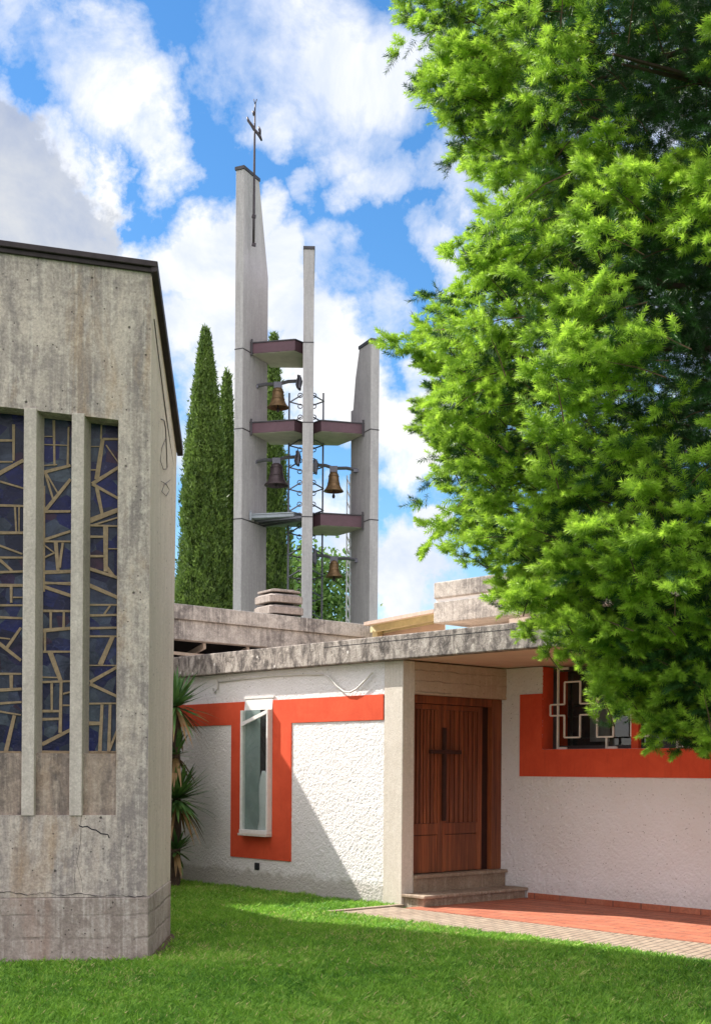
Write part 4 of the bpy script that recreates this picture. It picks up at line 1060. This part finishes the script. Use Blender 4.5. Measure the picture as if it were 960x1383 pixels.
    for i in range(9500):               # older, shaded inner shoots
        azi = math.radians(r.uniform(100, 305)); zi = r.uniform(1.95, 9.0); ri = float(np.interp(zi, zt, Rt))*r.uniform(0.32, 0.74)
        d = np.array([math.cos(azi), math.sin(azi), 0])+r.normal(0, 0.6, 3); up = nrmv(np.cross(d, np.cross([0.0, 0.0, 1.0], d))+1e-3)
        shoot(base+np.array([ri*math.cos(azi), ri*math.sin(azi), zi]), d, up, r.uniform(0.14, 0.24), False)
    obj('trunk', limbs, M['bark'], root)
    obj('twigs', TW, M['twig'], root)
    POS = np.array(POS); FWD = np.array(FWD); UPV = np.array(UPV); SC = np.array(SC); NEW = np.array(NEW)
    X = unit(np.cross(FWD, UPV+0.01)); Yv = np.cross(X, FWD); Rm = np.stack([X, Yv, FWD], 1)      # rows
    k = 54; temps = []
    for v in range(4):
        tt = np.linspace(0.0, 1.0, k); ph = np.arange(k)*2.39996+v*1.3+r.normal(0, 0.25, k)
        spread = np.radians(np.interp(tt, [0, 0.65, 1.0], [80, 62, 34]))+r.normal(0, 0.12, k)
        rad = np.stack([np.cos(ph), np.sin(ph)*0.8, np.zeros(k)], 1)
        dirs = rad*np.sin(spread)[:, None]; dirs[:, 2] = np.cos(spread)
        cs = np.zeros((k, 3)); cs[:, 2] = tt
        sd = unit(np.cross(dirs, rad+np.array([0.3, 0.2, 0.1]))); temps.append((cs, dirs, sd))
    allV = []; mi = []; tone = []
    for v in range(4):
        for newf in (False, True):
            idx = np.where((np.arange(len(POS)) % 4 == v) & (NEW == newf))[0]
            if not len(idx): continue
            cs, dirs, sd = temps[v]; n = len(idx)
            L = SC[idx][:, None, None]
            nl = (0.051*(1.0-0.3*np.linspace(0, 1, k)**3)[None, :, None] if newf else 0.042)*r.uniform(0.85, 1.15, (n, k, 1)); nw = 0.0078 if newf else 0.0058
            C = POS[idx][:, None, :]+np.einsum('kj,njl->nkl', cs, Rm[idx])*L
            Dd = np.einsum('kj,njl->nkl', dirs, Rm[idx]); Sd = np.einsum('kj,njl->nkl', sd, Rm[idx])
            # needle: slim kite
            V = np.stack([C-Sd*nw*0.5+Dd*nl*0.1, C+Sd*nw*0.5+Dd*nl*0.1, C+Dd*nl], 2)
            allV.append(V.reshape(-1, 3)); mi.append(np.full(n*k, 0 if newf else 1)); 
            tone.append((np.repeat(r.random(n), k)*0.75+0.55*np.tile(np.linspace(0, 1, k), n)-0.15+0.15*r.random(n*k)))
    V = np.concatenate(allV); F = np.arange(len(V)).reshape(-1, 3)
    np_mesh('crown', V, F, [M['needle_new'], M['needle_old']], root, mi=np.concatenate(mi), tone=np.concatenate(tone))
    print('fir shoots', len(POS), 'needles', len(F))
fir()

# ---------------------------------------------------------------- lawn
def lawn():
    r = np.random.default_rng(5); n = 620000
    Y = 7.6+(r.random(n)**1.35)*12.5; X = r.uniform(-1, 1, n)*(0.31*Y+0.35)
    P = np.stack([X, Y, np.zeros(n)], 1); rel = P-O3
    u = rel@U3; v = rel@N3
    edge = 0.03*vnoise(u*9, v*0, 3)+0.02*vnoise(u*40, v*0, 4)
    ok = (v < -0.02)
    ok &= ~((u > 0.27) & (v > -1.15-edge+0.045))
    # church footprint
    relc = P-C0; s = relc@cF; d = relc@nF
    inside_front = (s < 0.0) & (d < 0.02) & (d > -2.2)
    sidex = C0[0]+(farB-C0)[0]*(Y-C0[1])/(farB[1]-C0[1])
    inside_side = (Y > C0[1]-0.1) & (Y < farB[1]+0.05) & (X < sidex+0.03)
    ok &= ~inside_front & ~inside_side
    near = np.minimum(np.abs(d)+np.where(s > 0.05, 9, 0), np.abs(X-sidex)+np.where((Y < C0[1]) | (Y > farB[1]), 9, 0))
    ok &= (r.random(n) < np.clip((near-0.05)*8, 0.02, 1))
    bare = vnoise(X*1.4, Y*1.4, 8)*0.6+vnoise(X*4, Y*4, 9)*0.4
    ok &= r.random(n) < np.clip(1.5-1.2*np.clip(bare-0.45, 0, 1)*2, 0.35, 1)
    P = P[ok]; n = len(P); pat = vnoise(P[:, 0]*0.9, P[:, 1]*0.9, 14)*0.55+vnoise(P[:, 0]*5, P[:, 1]*5, 15)*0.45
    cl_ = 0.6*vnoise(P[:, 0]*13, P[:, 1]*13, 21)+0.4*vnoise(P[:, 0]*29, P[:, 1]*29, 22)
    az = r.uniform(0, 2*math.pi, n); lean = r.uniform(0.15, 1.0, n)
    D_ = unit(np.stack([np.cos(az)*lean, np.sin(az)*lean, np.ones(n)], 1))
    Sd = np.stack([-np.sin(az), np.cos(az), np.zeros(n)], 1); ln = r.uniform(0.025, 0.068, n)*(0.7+0.6*pat)*(0.45+1.15*cl_); wd = r.uniform(0.004, 0.0085, n)
    mid = P+D_*(ln*0.55)[:, None]; tip = P+D_*ln[:, None]+np.stack([np.cos(az), np.sin(az), -0.5*np.ones(n)], 1)*(ln*0.30*lean)[:, None]
    V = np.stack([P-Sd*(wd/2)[:, None], P+Sd*(wd/2)[:, None], mid+Sd*(wd*0.45)[:, None], tip], 1)
    V = V.reshape(-1, 3); F = np.arange(n*4).reshape(-1, 4)
    tone = np.clip(0.9*r.random(n)**1.6+0.75*(pat-0.42)+0.6*(cl_-0.45), 0, 1)
    tone = np.where(r.random(n) < 0.02, 1.5, tone)
    patch = vnoise(P[:, 0]*1.1+3, P[:, 1]*1.1, 33)*0.6+vnoise(P[:, 0]*3.5, P[:, 1]*3.5, 34)*0.4
    tone = np.where((patch > 0.68) & (r.random(n) < 0.10), 1.35, tone)
    structure(np_mesh('grass', V, F, M['grass'], tone=tone), 'stuff')
lawn()
w = MB(); pts = []
w.prism([FP(-9, 0.004, 0.14), FP(0.10, 0.004, 0.14), farB+np.array([0.14, 0.05, 0.004]), farB+np.array([-0.3, 0.05, 0.004]), FP(-9, 0.004, -0.5)], (0, 0, 0.004))
structure(obj('bare_ground', w, M['soil']))

# ---------------------------------------------------------------- world: sky and clouds by direction
wd = bpy.data.worlds.new('World'); S.world = wd; wd.use_nodes = True; nt = wd.node_tree
bg = nt.nodes['Background']
sky = nd(nt, 'ShaderNodeTexSky'); sky.sky_type = 'NISHITA'; sky.sun_disc = False
to_sun = unit(-L3)
EL = math.asin(to_sun[2]); AZ = math.atan2(to_sun[0], to_sun[1])
sky.sun_elevation = EL; sky.sun_rotation = AZ; sky.altitude = 100; sky.air_density = 1.0; sky.dust_density = 0.3; sky.ozone_density = 2.0
hs = nd(nt, 'ShaderNodeHueSaturation'); hs.inputs['Saturation'].default_value = 1.32; hs.inputs['Value'].default_value = 1.4
lk(nt, sky.outputs[0], hs.inputs['Color'])
tcw = nd(nt, 'ShaderNodeTexCoord'); dirv = tcw.outputs['Generated']
def wn(scale, detail, rough, dist=0.0, off=(0, 0, 0), sc=(1, 1, 1)):
    mp = nd(nt, 'ShaderNodeMapping'); mp.inputs['Location'].default_value = off; mp.inputs['Scale'].default_value = sc
    lk(nt, dirv, mp.inputs['Vector']); return noise(nt, mp.outputs['Vector'], scale, detail, rough, dist)
wx = nd(nt, 'ShaderNodeTexNoise'); wx.inputs['Scale'].default_value = 7; wx.inputs['Detail'].default_value = 8; wx.inputs['Roughness'].default_value = 0.62
lk(nt, dirv, wx.inputs['Vector'])
sub = nd(nt, 'ShaderNodeVectorMath'); sub.operation = 'SUBTRACT'; lk(nt, wx.outputs['Color'], sub.inputs[0]); sub.inputs[1].default_value = (0.5, 0.5, 0.5)
sc_ = nd(nt, 'ShaderNodeVectorMath'); sc_.operation = 'SCALE'; lk(nt, sub.outputs[0], sc_.inputs[0]); sc_.inputs['Scale'].default_value = 0.17
ad = nd(nt, 'ShaderNodeVectorMath'); ad.operation = 'ADD'; lk(nt, dirv, ad.inputs[0]); lk(nt, sc_.outputs[0], ad.inputs[1])
def blob(px, py, rpx, amp):
    d = ray(px, py); d = d/np.linalg.norm(d)
    dist = nd(nt, 'ShaderNodeVectorMath'); dist.operation = 'DISTANCE'; lk(nt, ad.outputs[0], dist.inputs[0]); dist.inputs[1].default_value = tuple(d)
    mr = nd(nt, 'ShaderNodeMapRange'); mr.interpolation_type = 'SMOOTHSTEP'; lk(nt, dist.outputs['Value'], mr.inputs['Value'])
    R_ = rpx/FPX*0.93; mr.inputs['From Min'].default_value = R_*1.25; mr.inputs['From Max'].default_value = R_*0.35; mr.inputs['To Min'].default_value = 0; mr.inputs['To Max'].default_value = amp
    return mr.outputs[0]
def union(bl):
    o = None
    for b in bl:
        v = blob(*b); o = v if o is None else mth(nt, 'MAXIMUM', o, v)
    return o
CL = [(165, 330, 75, 1.0), (225, 320, 85, 1.0), (280, 340, 90, 1.0), (250, 430, 110, 1.0), (330, 330, 70, 1), (360, 330, 75, 1.0), (390, 400, 85, 1.0), (420, 470, 90, 0.95), (450, 560, 90, 0.9), (300, 560, 120, 0.95),
      (550, 560, 110, 0.95), (545, 480, 60, 0.8), (560, 790, 80, 1.0), (540, 640, 60, 0.7), (605, 720, 35, 1.0), (450, 740, 80, .8), (610, 650, 60, .7),
      (130, 90, 95, 0.80), (60, 60, 60, 0.55), (185, 150, 60, 0.7), (20, 30, 50, 0.7), (330, 40, 110, 0.62), (420, 60, 150, 0.80), (520, 110, 130, 0.80), (380, 170, 70, 0.75), (480, 170, 60, .6),
      (540, 280, 55, 0.72), (450, 290, 45, 0.62), (600, 350, 60, 0.70), (590, 270, 40, .6), (120, 260, 40, 0.7), (60, 170, 60, 0.85), (105, 225, 55, 0.9), (20, 140, 50, 0.8), (505, 235, 60, 0.62), (480, 400, 65, 0.55), (590, 470, 60, 0.7), (640, 250, 80, 0.6)]
GR = [(10, 220, 95, 1.0), (70, 265, 85, 1.0), (30, 320, 100, 1.0), (-60, 260, 130, 1.0), (105, 320, 50, 1)]
far = [(900, 300, 380, 0.6), (-500, 300, 300, 0.6), (1400, 700, 500, 0.7), (-900, 700, 500, 0.7)]
mw = union(CL+far); mg = union(GR)
fb = mth(nt, 'SUBTRACT', wn(13, 11, 0.64, 0.35), 0.5)
mw = ramp(nt, mth(nt, 'ADD', mth(nt, 'MULTIPLY', mw, 0.85), mth(nt, 'MULTIPLY', fb, 1.5)), [(0.20, 0.0), (0.47, 0.5), (0.72, 1.0)])
# cloud shading: whiter cores, bluish grey bellies
sh = wn(9, 7, 0.6, 0.4, (3, 1, 2))
ccol = ramp(nt, sh, [(0.36, (0.66, 0.74, 0.92)), (0.60, (1.0, 1.0, 1.0))])
CB, FILL_SKY = 8.4, 13.4
cs = nd(nt, 'ShaderNodeVectorMath'); cs.operation = 'SCALE'; lk(nt, ccol, cs.inputs[0]); cs.inputs['Scale'].default_value = CB
gcol = ramp(nt, mth(nt, 'ADD', sh, mth(nt, 'MULTIPLY', fb, 0.9)), [(0.30, (0.60, 0.71, 0.96)), (0.70, (1.05, 1.08, 1.12))])
gs = nd(nt, 'ShaderNodeVectorMath'); gs.operation = 'SCALE'; lk(nt, gcol, gs.inputs[0]); gs.inputs['Scale'].default_value = 5.6
c = mixc(nt, mw, hs.outputs[0], cs.outputs[0])
rim = ramp(nt, mth(nt, 'ADD', mg, mth(nt, 'MULTIPLY', fb, 0.8)), [(0.32, 0.0), (0.58, 1.0)])
c = mixc(nt, rim, c, gs.outputs[0])
# unseen bright sky overhead and behind the viewpoint, added to lift the shade
dt = nd(nt, 'ShaderNodeVectorMath'); dt.operation = 'DOT_PRODUCT'; lk(nt, dirv, dt.inputs[0]); dt.inputs[1].default_value = (0.05, -0.86, 0.5)
fill_fac = ramp(nt, mth(nt, 'ADD', dt.outputs['Value'], mth(nt, 'MULTIPLY', wn(4, 7, 0.6, 0.5, (5, 2, 1)), 0.5)), [(0.10, 0.0), (0.34, 1.0)])
c = mixc(nt, fill_fac, c, (FILL_SKY*1.0, FILL_SKY*0.975, FILL_SKY*1.06))
lk(nt, c, bg.inputs['Color']); bg.inputs['Strength'].default_value = 0.075

sl = bpy.data.lights.new('Sun', 'SUN'); sl.energy = 5.0; sl.angle = math.radians(0.5); sl.color = (1.0, 0.95, 0.86)
so = bpy.data.objects.new('sun', sl); COL.objects.link(so); so.location = (-20, 10, 30)
so.rotation_euler = Vector(tuple(L3)).to_track_quat('-Z', 'Y').to_euler()

# ---------------------------------------------------------------- camera and view
cam = bpy.data.cameras.new('Camera'); co = bpy.data.objects.new('camera', cam); COL.objects.link(co)
co.location = (0, 0, EYE); co.rotation_euler = (math.radians(90), -ROLL, 0)
cam.sensor_fit = 'AUTO'; cam.sensor_width = 36; cam.lens = FPX/1383*36; cam.shift_y = (CY-691.5)/1383; cam.clip_end = 6000; cam.clip_start = 0.1
S.camera = co
S.render.engine = 'CYCLES'
S.view_settings.view_transform = 'Standard'; S.view_settings.look = 'None'; S.view_settings.exposure = 0.84; S.view_settings.gamma = 1.0
